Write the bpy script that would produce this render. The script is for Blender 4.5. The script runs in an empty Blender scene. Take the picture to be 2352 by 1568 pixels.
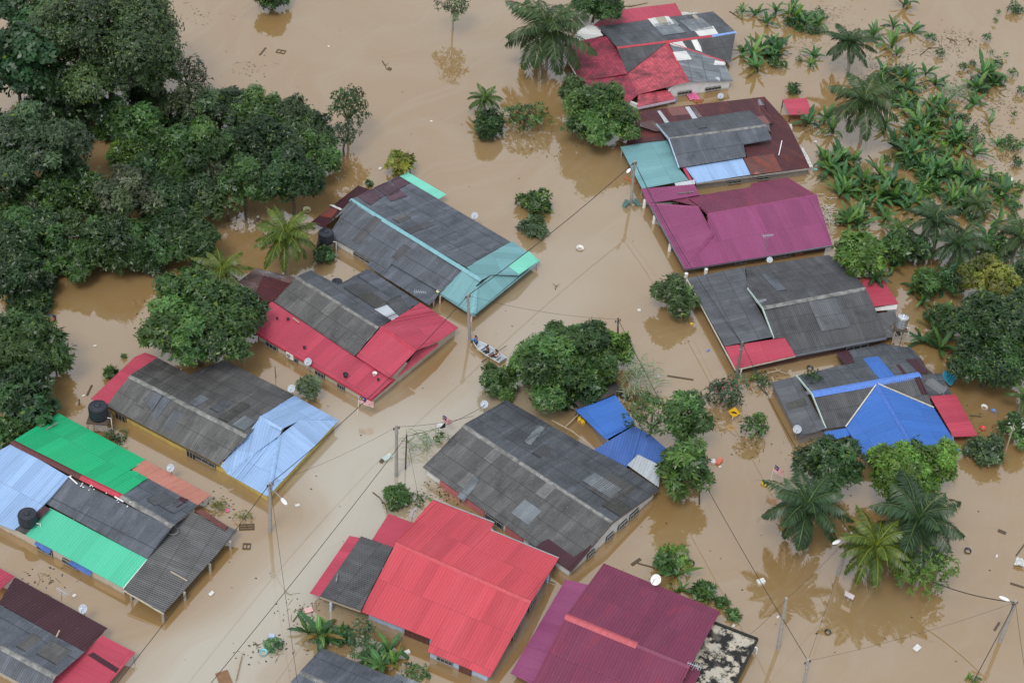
import bpy, bmesh, math, random
import numpy as np
from mathutils import Vector, Matrix
R = math.radians
scene = bpy.context.scene
col = scene.collection
rng = np.random.default_rng(7)
random.seed(7)

# ------------------------------------------------------------------ camera, sky, sun, exposure
FPX, DEL, ROLL, HCAM = 3955.0, R(41.0), math.atan2(396, 4550), 100.0     # focal length in px of a 2352 px wide frame
fw = Vector((0, math.cos(DEL), -math.sin(DEL))); up = Vector((0, math.sin(DEL), math.cos(DEL))); rt = Vector((1, 0, 0))
cs, sn = math.cos(ROLL), math.sin(ROLL)
CX = rt*cs + up*sn; CY = up*cs - rt*sn
cam = bpy.data.cameras.new('camera'); cam_ob = bpy.data.objects.new('camera', cam); col.objects.link(cam_ob)
cam.sensor_width = 36; cam.lens = FPX/2352*36; cam.clip_start = 1; cam.clip_end = 20000
m = Matrix((CX, CY, -fw)).transposed().to_4x4(); m.translation = Vector((0, 0, HCAM)); cam_ob.matrix_world = m
scene.camera = cam_ob

SUN_EL, SUN_AZ = R(58), R(200)          # azimuth the light comes from, clockwise from +Y
world = bpy.data.worlds.new('World'); scene.world = world; world.use_nodes = True
wn = world.node_tree.nodes; wl = world.node_tree.links
bg = wn['Background']; sky = wn.new('ShaderNodeTexSky'); sky.sky_type = 'NISHITA'; sky.sun_disc = False
sky.sun_elevation = SUN_EL; sky.sun_rotation = SUN_AZ; sky.air_density = 1.0; sky.dust_density = 6.0; sky.ozone_density = 1.0
hs = wn.new('ShaderNodeHueSaturation'); hs.inputs['Saturation'].default_value = 0.3
wl.new(sky.outputs[0], hs.inputs['Color'])
veil = wn.new('ShaderNodeMix'); veil.data_type = 'RGBA'; veil.inputs[0].default_value = .82      # an even layer of cloud over the sky
veil.inputs[7].default_value = (4.75, 5.15, 5.7, 1); wl.new(hs.outputs[0], veil.inputs[6]); wl.new(veil.outputs[2], bg.inputs['Color']); bg.inputs['Strength'].default_value = 0.15
sun = bpy.data.lights.new('sun', 'SUN'); sun.energy = 1.4; sun.angle = R(18); sun.color = (1, .96, .9)
sun_ob = bpy.data.objects.new('sun', sun); col.objects.link(sun_ob)
sd = Vector((math.sin(SUN_AZ)*math.cos(SUN_EL), math.cos(SUN_AZ)*math.cos(SUN_EL), math.sin(SUN_EL)))
sun_ob.rotation_euler = sd.to_track_quat('Z', 'Y').to_euler(); sun_ob.location = (0, 100, 200)
scene.view_settings.view_transform = 'Standard'; scene.view_settings.look = 'None'
scene.view_settings.exposure = 0.14; scene.view_settings.gamma = 1
scene.cycles.max_bounces = 6; scene.cycles.diffuse_bounces = 3; scene.cycles.glossy_bounces = 3; scene.cycles.transmission_bounces = 3

# ------------------------------------------------------------------ where things stand
OFF = {c: (588*i, 522.5*j) for j, row in enumerate(('ABCD', 'EFGH', 'IJKL')) for i, c in enumerate(row)}
CAM = Vector((0, 0, HCAM))
def ray(x, y): return (fw*FPX + CX*(x-1176) - CY*(y-784)).normalized()
def P(x, y, z=0.0):
    d = ray(x, y); return CAM + d*((z-HCAM)/d.z)
def ZQ(k, x, y): return (OFF[k][0]+x/3, OFF[k][1]+y/3)
def Z(k, x, y, z=0.0): return P(*ZQ(k, x, y), z)
def scale_at(w): return FPX/(Vector(w)-CAM).dot(fw)         # px per metre (2352 frame)
def project(w):
    d = Vector(w)-CAM; k = FPX/d.dot(fw); return (1176+d.dot(CX)*k, 784-d.dot(CY)*k)
def height_above(base_q, top_q):
    """height at which the ray through top_q passes closest to the vertical over base_q, and that point on the ray"""
    b = P(*base_q, 0); d = ray(*top_q); h = Vector((d.x, d.y, 0)); t = (b-CAM).dot(h)/h.dot(h)
    return CAM+d*t

# ------------------------------------------------------------------ object helpers
def link(o, parent=None):
    col.objects.link(o)
    if parent is not None: o.parent = parent
    return o
def tag(o, label=None, cat=None, group=None, kind=None):
    for k, v in (('label', label), ('category', cat), ('group', group), ('kind', kind)):
        if v: o[k] = v
    return o
def thing(name, label, cat, loc=(0, 0, 0), group=None):
    o = bpy.data.objects.new(name, None); o.empty_display_size = .2; link(o); o.location = loc
    return tag(o, label, cat, group)
class MB:
    def __init__(s): s.v = []; s.f = []; s.m = []; s.uv = {}; s.sm = []
    def add(s, vs, fs, mi=0, smooth=False):
        b = len(s.v); s.v += [tuple(v) for v in vs]
        for f in fs: s.f.append(tuple(i+b for i in f)); s.m.append(mi); s.sm.append(smooth)
    def box(s, c, sx, sy, sz, ax=None, mi=0):
        ax = ax or (Vector((1, 0, 0)), Vector((0, 1, 0)), Vector((0, 0, 1))); c = Vector(c)
        vs = [c+ax[0]*(i*sx/2)+ax[1]*(j*sy/2)+ax[2]*(k*sz/2) for k in (-1, 1) for j in (-1, 1) for i in (-1, 1)]
        s.add(vs, [(0, 2, 3, 1), (4, 5, 7, 6), (0, 1, 5, 4), (2, 6, 7, 3), (0, 4, 6, 2), (1, 3, 7, 5)], mi)
    def bar(s, a, b, w, h=None, mi=0):
        a = Vector(a); b = Vector(b); d = b-a; L = d.length; d.normalize()
        u = d.cross(Vector((0, 0, 1)))
        if u.length < 1e-3: u = Vector((1, 0, 0))
        u.normalize(); s.box((a+b)/2, L, w, h or w, (d, u, u.cross(d)), mi)
    def tube(s, pts, rad, n=8, mi=0, caps=True, smooth=True):
        pts = [Vector(p) for p in pts]
        if not hasattr(rad, '__len__'): rad = [rad]*len(pts)
        rings = []; ref = Vector((.31, .87, .38))
        for i, p in enumerate(pts):
            d = (pts[min(i+1, len(pts)-1)]-pts[max(i-1, 0)]).normalized()
            u = d.cross(ref).normalized(); w = d.cross(u)
            rings.append([p+(u*math.cos(2*math.pi*k/n)+w*math.sin(2*math.pi*k/n))*rad[i] for k in range(n)])
        vs = [v for r in rings for v in r]; fs = []
        for i in range(len(rings)-1):
            for k in range(n): fs.append((i*n+k, i*n+(k+1) % n, (i+1)*n+(k+1) % n, (i+1)*n+k))
        s.add(vs, fs, mi, smooth)
        if caps:
            s.add(rings[0], [tuple(range(n))[::-1]], mi); s.add(rings[-1], [tuple(range(n))], mi)
    def lathe(s, prof, c=(0, 0, 0), n=20, mi=0, axis=None, smooth=True):
        """prof: (radius, height) pairs; closed with caps where the radius ends above zero"""
        c = Vector(c); z = (axis or Vector((0, 0, 1))).normalized(); x = z.orthogonal().normalized(); y = z.cross(x)
        vs = [c+z*h+(x*math.cos(2*math.pi*k/n)+y*math.sin(2*math.pi*k/n))*max(r, 1e-4) for r, h in prof for k in range(n)]
        fs = [(i*n+k, i*n+(k+1) % n, (i+1)*n+(k+1) % n, (i+1)*n+k) for i in range(len(prof)-1) for k in range(n)]
        s.add(vs, fs, mi, smooth); s.add(vs[:n], [tuple(range(n))[::-1]], mi); s.add(vs[-n:], [tuple(range(n))], mi)
    def ball(s, c, r, mi=0, sc=(1, 1, 1), n=10):
        prof = [(math.sin(math.pi*i/n), -math.cos(math.pi*i/n)) for i in range(n+1)]
        vs = [(c[0]+max(a, 1e-3)*r*sc[0]*math.cos(2*math.pi*k/12), c[1]+max(a, 1e-3)*r*sc[1]*math.sin(2*math.pi*k/12), c[2]+h*r*sc[2]) for a, h in prof for k in range(12)]
        s.add(vs, [(i*12+k, i*12+(k+1) % 12, (i+1)*12+(k+1) % 12, (i+1)*12+k) for i in range(n) for k in range(12)], mi, True)
    def poly(s, pts, thick, mi=0):
        """a flat plate: top polygon and its copy thick metres below"""
        pts = [Vector(p) for p in pts]; n = len(pts); lo = [p-Vector((0, 0, thick)) for p in pts]
        s.add(pts+lo, [tuple(range(n)), tuple(range(2*n-1, n-1, -1))]+[(i, i+n, (i+1) % n+n, (i+1) % n) for i in range(n)], mi)
    def build(s, name, mats, parent=None, loc=None):
        me = bpy.data.meshes.new(name); 
        v = [Vector(p) for p in s.v]
        o0 = Vector(loc) if loc is not None else (parent_world(parent) if parent is not None else None)
        if o0 is not None: v = [p-o0 for p in v]
        me.from_pydata([tuple(p) for p in v], [], s.f)
        for x in (mats if isinstance(mats, (list, tuple)) else [mats]): me.materials.append(x)
        me.polygons.foreach_set('material_index', s.m); me.polygons.foreach_set('use_smooth', s.sm)
        bm = bmesh.new(); bm.from_mesh(me); bmesh.ops.recalc_face_normals(bm, faces=bm.faces); bm.to_mesh(me); bm.free()
        o = link(bpy.data.objects.new(name, me), parent)
        if parent is None and loc is not None: o.location = loc
        return o
def parent_world(p):
    w = Vector((0, 0, 0))
    while p is not None: w += p.location; p = p.parent
    return w

# ------------------------------------------------------------------ materials
def newmat(name):
    mt = bpy.data.materials.new(name); mt.use_nodes = True; nt = mt.node_tree
    return mt, nt, nt.nodes['Principled BSDF']
def NN(nt, t, **kw):
    n = nt.nodes.new(t)
    for k, v in kw.items():
        if k in n.inputs: n.inputs[k].default_value = v
        else: setattr(n, k, v)
    return n
def math_n(nt, op, a, b=None, c=None):
    n = nt.nodes.new('ShaderNodeMath'); n.operation = op
    for i, x in enumerate((a, b, c)):
        if x is None: continue
        if isinstance(x, (int, float)): n.inputs[i].default_value = x
        else: nt.links.new(x, n.inputs[i])
    return n.outputs[0]
def mixc(nt, fac, a, b, mode='MIX'):
    n = nt.nodes.new('ShaderNodeMix'); n.data_type = 'RGBA'; n.blend_type = mode
    for sock, x in ((n.inputs[0], fac), (n.inputs[6], a), (n.inputs[7], b)):
        if isinstance(x, (int, float)): sock.default_value = x
        elif isinstance(x, tuple): sock.default_value = (*x, 1) if len(x) == 3 else x
        else: nt.links.new(x, sock)
    return n.outputs[2]
def ramp(nt, x, lo, hi):
    n = nt.nodes.new('ShaderNodeMapRange'); n.inputs[1].default_value = lo; n.inputs[2].default_value = hi; n.clamp = True
    nt.links.new(x, n.inputs[0]); return n.outputs[0]
def noise(nt, vec, scale, detail=3, rough=.55, out=0):
    n = NN(nt, 'ShaderNodeTexNoise', Scale=scale, Detail=detail, Roughness=rough)
    if vec is not None: nt.links.new(vec, n.inputs['Vector'])
    return n.outputs[out]
def scaled(nt, vec, sx, sy, sz=1):
    n = NN(nt, 'ShaderNodeMapping'); n.inputs['Scale'].default_value = (sx, sy, sz); nt.links.new(vec, n.inputs['Vector']); return n.outputs[0]
def srgb(r, g, b):
    f = lambda c: (c/255/12.92) if c/255 <= .04045 else ((c/255+.055)/1.055)**2.4
    return (f(r), f(g), f(b))
_plain = {}
def plain(name, c, rough=.6, metal=0, vary=.15, scale=3):
    if name in _plain: return _plain[name]
    mt, nt, b = newmat(name); tc = NN(nt, 'ShaderNodeTexCoord')
    n = noise(nt, tc.outputs['Object'], scale)
    k = ramp(nt, n, .3, .7)
    c2 = tuple(x*(1-vary) for x in c); c3 = tuple(min(1, x*(1+vary)) for x in c)
    nt.links.new(mixc(nt, k, c2, c3), b.inputs['Base Color']); b.inputs['Roughness'].default_value = rough; b.inputs['Metallic'].default_value = metal
    _plain[name] = mt; return mt
def uvsep(nt):
    u = NN(nt, 'ShaderNodeUVMap'); s = NN(nt, 'ShaderNodeSeparateXYZ'); nt.links.new(u.outputs[0], s.inputs[0]); return u.outputs[0], s.outputs[0], s.outputs[1]
def cell(nt, u, v, w, h, stagger=.5):
    row = math_n(nt, 'FLOOR', math_n(nt, 'DIVIDE', v, h))
    uu = math_n(nt, 'ADD', math_n(nt, 'DIVIDE', u, w), math_n(nt, 'MULTIPLY', math_n(nt, 'MODULO', row, 2), stagger))
    c = NN(nt, 'ShaderNodeCombineXYZ'); nt.links.new(math_n(nt, 'FLOOR', uu), c.inputs[0]); nt.links.new(row, c.inputs[1])
    wn_ = NN(nt, 'ShaderNodeTexWhiteNoise'); nt.links.new(c.outputs[0], wn_.inputs['Vector'])
    fu = math_n(nt, 'FRACT', uu); fv = math_n(nt, 'FRACT', math_n(nt, 'DIVIDE', v, h))
    return wn_.outputs['Value'], fu, fv
def fibre_roof(name, c, vary=.15, pale=.22, lichen=.35, w=1.0, h=1.75):
    """corrugated fibre cement: sheets of slightly different age, dark laps, pale streaks and lichen specks"""
    mt, nt, b = newmat(name); uv, u, v = uvsep(nt)
    r, fu, fv = cell(nt, u, v, w, h, 0.0)
    c0 = tuple(x*(1-vary) for x in c); c1 = tuple(x*(1+vary) for x in c)
    base = mixc(nt, r, c0, c1)
    odd = math_n(nt, 'GREATER_THAN', r, 1-pale*.10)
    base = mixc(nt, math_n(nt, 'MULTIPLY', odd, .55), base, tuple(x*2.3 for x in c))
    st = ramp(nt, noise(nt, scaled(nt, uv, 1.6, .22), 1.0, 4, .6), .5, .78)
    base = mixc(nt, math_n(nt, 'MULTIPLY', st, .6), base, tuple(x*2.2+.01 for x in c))
    bl = ramp(nt, noise(nt, uv, .55, 4, .6), .48, .72)
    base = mixc(nt, math_n(nt, 'MULTIPLY', bl, .75), base, tuple(x*.38 for x in c))
    rn = ramp(nt, noise(nt, scaled(nt, uv, 3.2, .10), 1.0, 5, .7), .54, .72)
    base = mixc(nt, math_n(nt, 'MULTIPLY', rn, .6), base, tuple(x*.34 for x in c))
    sp = ramp(nt, noise(nt, uv, 5.5, 2, .7), .62, .74)
    base = mixc(nt, math_n(nt, 'MULTIPLY', sp, lichen), base, (.30, .30, .28))
    seam = math_n(nt, 'MAXIMUM', math_n(nt, 'MULTIPLY', math_n(nt, 'LESS_THAN', fu, .05), .35), math_n(nt, 'LESS_THAN', fv, .04))
    base = mixc(nt, math_n(nt, 'MULTIPLY', seam, .7), base, tuple(x*.25 for x in c))
    nt.links.new(base, b.inputs['Base Color']); b.inputs['Roughness'].default_value = .5; b.inputs['Specular IOR Level'].default_value = .55
    bp = NN(nt, 'ShaderNodeBump', Strength=.35, Distance=.03); nt.links.new(noise(nt, uv, 1.2, 3), bp.inputs['Height']); nt.links.new(bp.outputs[0], b.inputs['Normal'])
    return mt
def metal_roof(name, c, dirt=.3, fade=.25, rough=.5, screws=True, cells=True, rust=0.0, rustc=(.16, .045, .02), w=.95, h=3.2):
    """painted ribbed sheet: faded and dusty in streaks, laps between sheets, rows of screws"""
    mt, nt, b = newmat(name); uv, u, v = uvsep(nt)
    r, fu, fv = cell(nt, u, v, w, h, 0)
    base = mixc(nt, r, tuple(x*.86 for x in c), tuple(min(1, x*1.08) for x in c))
    fd = ramp(nt, noise(nt, scaled(nt, uv, .5, .15), 1.0, 4, .6), .45, .75)
    base = mixc(nt, math_n(nt, 'MULTIPLY', fd, fade), base, tuple(min(1, x*1.15+.06) for x in c))
    ds = ramp(nt, noise(nt, scaled(nt, uv, 2.2, .16), 1.0, 5, .68), .5, .74)
    base = mixc(nt, math_n(nt, 'MULTIPLY', ds, dirt), base, tuple(x*.45+.008 for x in c))
    if rust > 0:
        rs = ramp(nt, noise(nt, scaled(nt, uv, .9, .35), .8, 5, .65), .62-rust*.25, .72-rust*.2)
        base = mixc(nt, math_n(nt, 'MULTIPLY', rs, .85), base, rustc)
        r2, _, _ = cell(nt, u, v, w, 1.8, 0)
        base = mixc(nt, math_n(nt, 'MULTIPLY', math_n(nt, 'GREATER_THAN', r2, 1-rust*.22), .5 if cells else 0.0), base, tuple(x*1.5+.1 for x in rustc))
    if screws:
        pu = math_n(nt, 'FRACT', math_n(nt, 'DIVIDE', u, .5)); pv = math_n(nt, 'FRACT', math_n(nt, 'DIVIDE', v, 1.55))
        dot = math_n(nt, 'MULTIPLY', math_n(nt, 'LESS_THAN', pu, .09), math_n(nt, 'LESS_THAN', pv, .03))
        base = mixc(nt, math_n(nt, 'MULTIPLY', dot, .22), base, (.5, .5, .5))
    seam = math_n(nt, 'LESS_THAN', fv, .012)
    base = mixc(nt, math_n(nt, 'MULTIPLY', seam, .5), base, tuple(x*.4 for x in c))
    nt.links.new(base, b.inputs['Base Color']); b.inputs['Roughness'].default_value = rough; b.inputs['Specular IOR Level'].default_value = .4
    bp = NN(nt, 'ShaderNodeBump', Strength=.3, Distance=.03); nt.links.new(noise(nt, scaled(nt, uv, .7, 1.2), 1.0, 2), bp.inputs['Height']); nt.links.new(bp.outputs[0], b.inputs['Normal'])
    return mt
def tile_roof(name, c):
    mt, nt, b = newmat(name); uv, u, v = uvsep(nt)
    r, fu, fv = cell(nt, u, v, .34, .36, .5)
    base = mixc(nt, r, tuple(x*.7 for x in c), tuple(min(1, x*1.15) for x in c))
    ms = ramp(nt, noise(nt, scaled(nt, uv, .5, .35), .9, 5, .65), .46, .66)
    base = mixc(nt, math_n(nt, 'MULTIPLY', ms, .75), base, (.03, .018, .02))
    seam = math_n(nt, 'MAXIMUM', math_n(nt, 'LESS_THAN', fu, .1), math_n(nt, 'LESS_THAN', fv, .16))
    base = mixc(nt, math_n(nt, 'MULTIPLY', seam, .5), base, tuple(x*.25 for x in c))
    nt.links.new(base, b.inputs['Base Color']); b.inputs['Roughness'].default_value = .6
    bp = NN(nt, 'ShaderNodeBump', Strength=.5, Distance=.03); nt.links.new(fv, bp.inputs['Height']); nt.links.new(bp.outputs[0], b.inputs['Normal'])
    return mt
def wall_mat(name, c):
    mt, nt, b = newmat(name); tc = NN(nt, 'ShaderNodeTexCoord'); g = NN(nt, 'ShaderNodeNewGeometry')
    s = NN(nt, 'ShaderNodeSeparateXYZ'); nt.links.new(g.outputs['Position'], s.inputs[0])
    n = noise(nt, g.outputs['Position'], 2.0, 4)
    mud = ramp(nt, math_n(nt, 'ADD', s.outputs[2], math_n(nt, 'MULTIPLY', n, .35)), .42, .22)      # tide mark left by the flood
    base = mixc(nt, ramp(nt, n, .3, .75), tuple(x*.82 for x in c), c)
    base = mixc(nt, math_n(nt, 'MULTIPLY', mud, .6), base, (.25, .17, .09))
    nt.links.new(base, b.inputs['Base Color']); b.inputs['Roughness'].default_value = .8
    return mt
def leaf_mat(name, rough=.5, spec=.3, trans=.25):
    mt, nt, b = newmat(name); a = NN(nt, 'ShaderNodeAttribute', attribute_name='Col')
    nt.links.new(a.outputs['Color'], b.inputs['Base Color']); b.inputs['Roughness'].default_value = rough; b.inputs['Specular IOR Level'].default_value = spec
    t = NN(nt, 'ShaderNodeBsdfTranslucent'); mx = NN(nt, 'ShaderNodeMixShader'); mx.inputs[0].default_value = trans
    br = mixc(nt, 1.0, a.outputs['Color'], (1.5, 1.6, .7), 'MULTIPLY'); nt.links.new(br, t.inputs['Color'])
    nt.links.new(b.outputs[0], mx.inputs[1]); nt.links.new(t.outputs[0], mx.inputs[2]); nt.links.new(mx.outputs[0], nt.nodes['Material Output'].inputs['Surface'])
    return mt
LEAF = leaf_mat('broad_leaf', .38, .5); FROND = leaf_mat('palm_frond', .4, .4, .2); BLADE = leaf_mat('banana_leaf', .4, .45, .3)
BARK = plain('bark', (.11, .085, .06), .9); PALEBARK = plain('pale_bark', (.33, .30, .25), .9)
CONC = plain('weathered_concrete', (.33, .31, .28), .85); STEEL = plain('galvanised_steel', (.42, .43, .44), .45, .6)
WHITE = plain('white_paint', (.78, .78, .76), .5); BLACKP = plain('black_plastic', (.02, .024, .035), .42); DARK = plain('dark_opening', (.02, .018, .017), .7)
WOOD = plain('wet_timber', (.09, .065, .045), .8); PALEWOOD = plain('pale_timber', (.42, .34, .25), .8); CABLE = plain('black_cable', (.02, .02, .02), .6)
DISH = plain('grey_dish_paint', (.42, .46, .52), .5); REDP = plain('red_plastic', (.6, .05, .05), .4); YEL = plain('yellow_plastic', (.75, .5, .03), .4)
BLUEP = plain('blue_plastic', (.08, .25, .6), .4); GREENP = plain('green_bin_plastic', (.10, .19, .18), .45); PINKP = plain('pink_plastic', (.75, .12, .4), .4)
FOAM = plain('white_foam', (.66, .66, .63), .6); GLASS = plain('dark_glass', (.03, .04, .05), .12)

# ------------------------------------------------------------------ flood water
def water():
    mt, nt, b = newmat('muddy_flood_water'); g = NN(nt, 'ShaderNodeNewGeometry'); pos = g.outputs['Position']
    n1 = noise(nt, scaled(nt, pos, .02, .02, .02), 1.0, 5, .55)
    wv = NN(nt, 'ShaderNodeVectorMath', operation='ADD'); d = NN(nt, 'ShaderNodeTexNoise', Scale=.05, Detail=2.0); nt.links.new(pos, d.inputs['Vector'])
    dm = NN(nt, 'ShaderNodeVectorMath', operation='SCALE'); nt.links.new(d.outputs['Color'], dm.inputs[0]); dm.inputs['Scale'].default_value = 22
    nt.links.new(pos, wv.inputs[0]); nt.links.new(dm.outputs[0], wv.inputs[1])
    n2 = noise(nt, scaled(nt, wv.outputs[0], .045, .09, .05), 1.0, 5, .6)
    base = mixc(nt, ramp(nt, n1, .35, .65), (.292, .178, .070), (.302, .196, .088))
    base = mixc(nt, math_n(nt, 'MULTIPLY', ramp(nt, n2, .45, .72), .5), base, (.345, .265, .165))
    A, B = P(470, 1568), P(1130, 850); dr = (B-A).normalized(); nn = Vector((-dr.y, dr.x, 0))      # pale silt carried along the drowned lane
    def dot(v):
        q = NN(nt, 'ShaderNodeVectorMath', operation='DOT_PRODUCT'); nt.links.new(wv.outputs[0], q.inputs[0]); q.inputs[1].default_value = v; return q.outputs['Value']
    al = math_n(nt, 'SUBTRACT', dot(dr), A.dot(dr)+11*(dr.x+dr.y)); ac_ = math_n(nt, 'SUBTRACT', dot(nn), A.dot(nn)+11*(nn.x+nn.y)); cb = NN(nt, 'ShaderNodeCombineXYZ'); nt.links.new(math_n(nt, 'MULTIPLY', al, .05), cb.inputs[0]); nt.links.new(math_n(nt, 'MULTIPLY', ac_, .45), cb.inputs[1])
    stk = noise(nt, cb.outputs[0], 1.0, 5, .62); lane = ramp(nt, math_n(nt, 'ADD', math_n(nt, 'ABSOLUTE', ac_), math_n(nt, 'MULTIPLY', stk, 4.0)), 10.0, 4.5)
    lane = math_n(nt, 'MULTIPLY', lane, ramp(nt, al, 70, 25))
    base = mixc(nt, math_n(nt, 'MULTIPLY', lane, .9), base, (.42, .375, .29))
    base = mixc(nt, math_n(nt, 'MULTIPLY', ramp(nt, stk, .5, .75), .3), base, (.36, .285, .195))
    nt.links.new(base, b.inputs['Base Color'])
    b.inputs['Roughness'].default_value = .025; b.inputs['IOR'].default_value = 2.45
    bp = NN(nt, 'ShaderNodeBump', Strength=.12, Distance=.01); h = noise(nt, pos, 1.3, 3, .5)
    nt.links.new(h, bp.inputs['Height']); nt.links.new(bp.outputs[0], b.inputs['Normal'])
    me = bpy.data.meshes.new('flood_water'); S = 6000
    me.from_pydata([(-S, -S+2000, 0), (S, -S+2000, 0), (S, S+2000, 0), (-S, S+2000, 0)], [], [(0, 1, 2, 3)]); me.materials.append(mt)
    tag(link(bpy.data.objects.new('flood_water', me)), 'brown muddy floodwater covering the whole village', 'water', None, 'structure')
water()

# ------------------------------------------------------------------ roof sheets and houses
def ptlist(k, s): return [Z(k, *map(float, t.split(','))) for t in s.split()]
def fit_plane(pts):
    n = Vector((0, 0, 0)); c = sum(pts, Vector((0, 0, 0)))/len(pts)
    for i, a in enumerate(pts): n += (a-c).cross(pts[(i+1) % len(pts)]-c)
    n.normalize()
    return (n if n.z > 0 else -n), c
def on_plane(p, n, c):
    d = (p-CAM).normalized(); return CAM+d*((c-CAM).dot(n)/d.dot(n))
PROF = {'sine': [(0, 0), (.25, .5), (.5, 1), (.75, .5)], 'rib': [(0, 0), (.62, 0), (.70, 1), (.88, 1), (.96, 0)], 'flat': [(0, 0)]}
def sheet_mesh(name, pts, mat, period, amp, prof, run, parent, thick=.035, plane=None):
    n, c = plane or fit_plane(pts); pts = [on_plane(p, n, c) for p in pts]
    if run is not None: v = (pts[(run+1) % len(pts)]-pts[run]).normalized()
    else:
        v = Vector((0, 0, -1)); v = (v-n*v.dot(n)).normalized()
    u = n.cross(v); o = pts[0]
    Q = [((p-o).dot(u), (p-o).dot(v)) for p in pts]; u0 = min(q[0] for q in Q); v0 = min(q[1] for q in Q)
    Q = [(a-u0, b-v0) for a, b in Q]; o = o+u*u0+v*v0; umax = max(q[0] for q in Q)
    hs_ = {}
    for i in range(int(umax/period)+2):
        for f, h in PROF[prof]:
            x = (i+f)*period
            if x < umax: hs_[round(x, 4)] = h*amp
    if prof == 'flat': hs_ = {0.0: 0.0}
    ks = sorted(hs_)
    for a, b in Q:
        if round(a, 4) not in hs_:
            hs_[round(a, 4)] = float(np.interp(a, ks, [hs_[k] for k in ks]))
    us = sorted(hs_); vs = []; fs = []; uvs = []; off = (random.uniform(0, 40), random.uniform(0, 40))
    def cuts(x):
        r = []
        for i, (a, b) in enumerate(Q):
            a2, b2 = Q[(i+1) % len(Q)]
            if (a-x)*(a2-x) < 0: r.append(b+(b2-b)*(x-a)/(a2-a))
        return sorted(r)
    for a, b in zip(us[:-1], us[1:]):
        if b-a < 1e-4: continue
        e = min(2e-5, (b-a)*.1); ca, cb = cuts(a+e), cuts(b-e)
        if len(ca) != len(cb): continue
        for j in range(0, len(ca)-1, 2):
            q = [(a, ca[j]), (b, cb[j]), (b, cb[j+1]), (a, ca[j+1])]; base = len(vs)
            vs += [o+u*x+v*y+n*hs_[x] for x, y in q]; uvs += [(x+off[0]//1, y+off[1]//1*0) for x, y in q]; fs.append((base+3, base+2, base+1, base))
    me = bpy.data.meshes.new(name); w0 = parent_world(parent)
    me.from_pydata([tuple(p-w0) for p in vs], [], fs); me.materials.append(mat)
    uvl = me.uv_layers.new(name='UVMap')
    flat = []
    for f in fs: 
        for i in f: flat += list(uvs[i])
    uvl.data.foreach_set('uv', flat)
    bm = bmesh.new(); bm.from_mesh(me); bmesh.ops.remove_doubles(bm, verts=bm.verts, dist=1e-4); bmesh.ops.recalc_face_normals(bm, faces=bm.faces)
    if sum(f.normal.z for f in bm.faces) < 0: bmesh.ops.reverse_faces(bm, faces=bm.faces)
    bm.to_mesh(me); bm.free()
    ob = link(bpy.data.objects.new(name, me), parent)
    sm = ob.modifiers.new('thickness', 'SOLIDIFY'); sm.thickness = thick; sm.offset = -1
    return ob, n, c, pts
def inside(x, y, poly):
    r = False
    for i, a in enumerate(poly):
        b = poly[i-1]
        if (a.y > y) != (b.y > y) and x < (b.x-a.x)*(y-a.y)/(b.y-a.y)+a.x: r = not r
    return r
def inset_poly(pts, d):
    pts = [Vector((p.x, p.y, 0)) for p in pts]; area = sum(a.x*b.y-b.x*a.y for a, b in zip(pts, pts[1:]+pts[:1]))
    s = 1 if area > 0 else -1; ls = []
    for a, b in zip(pts, pts[1:]+pts[:1]):
        e = (b-a).normalized(); nrm = Vector((-e.y, e.x, 0))*s; ls.append((a+nrm*d, e))
    out = []
    for i in range(len(ls)):
        (p, e), (q, f) = ls[i-1], ls[i]; den = e.x*f.y-e.y*f.x
        t = ((q-p).x*f.y-(q-p).y*f.x)/den if abs(den) > 1e-4 else 0
        out.append(p+e*t)
    return out
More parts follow.
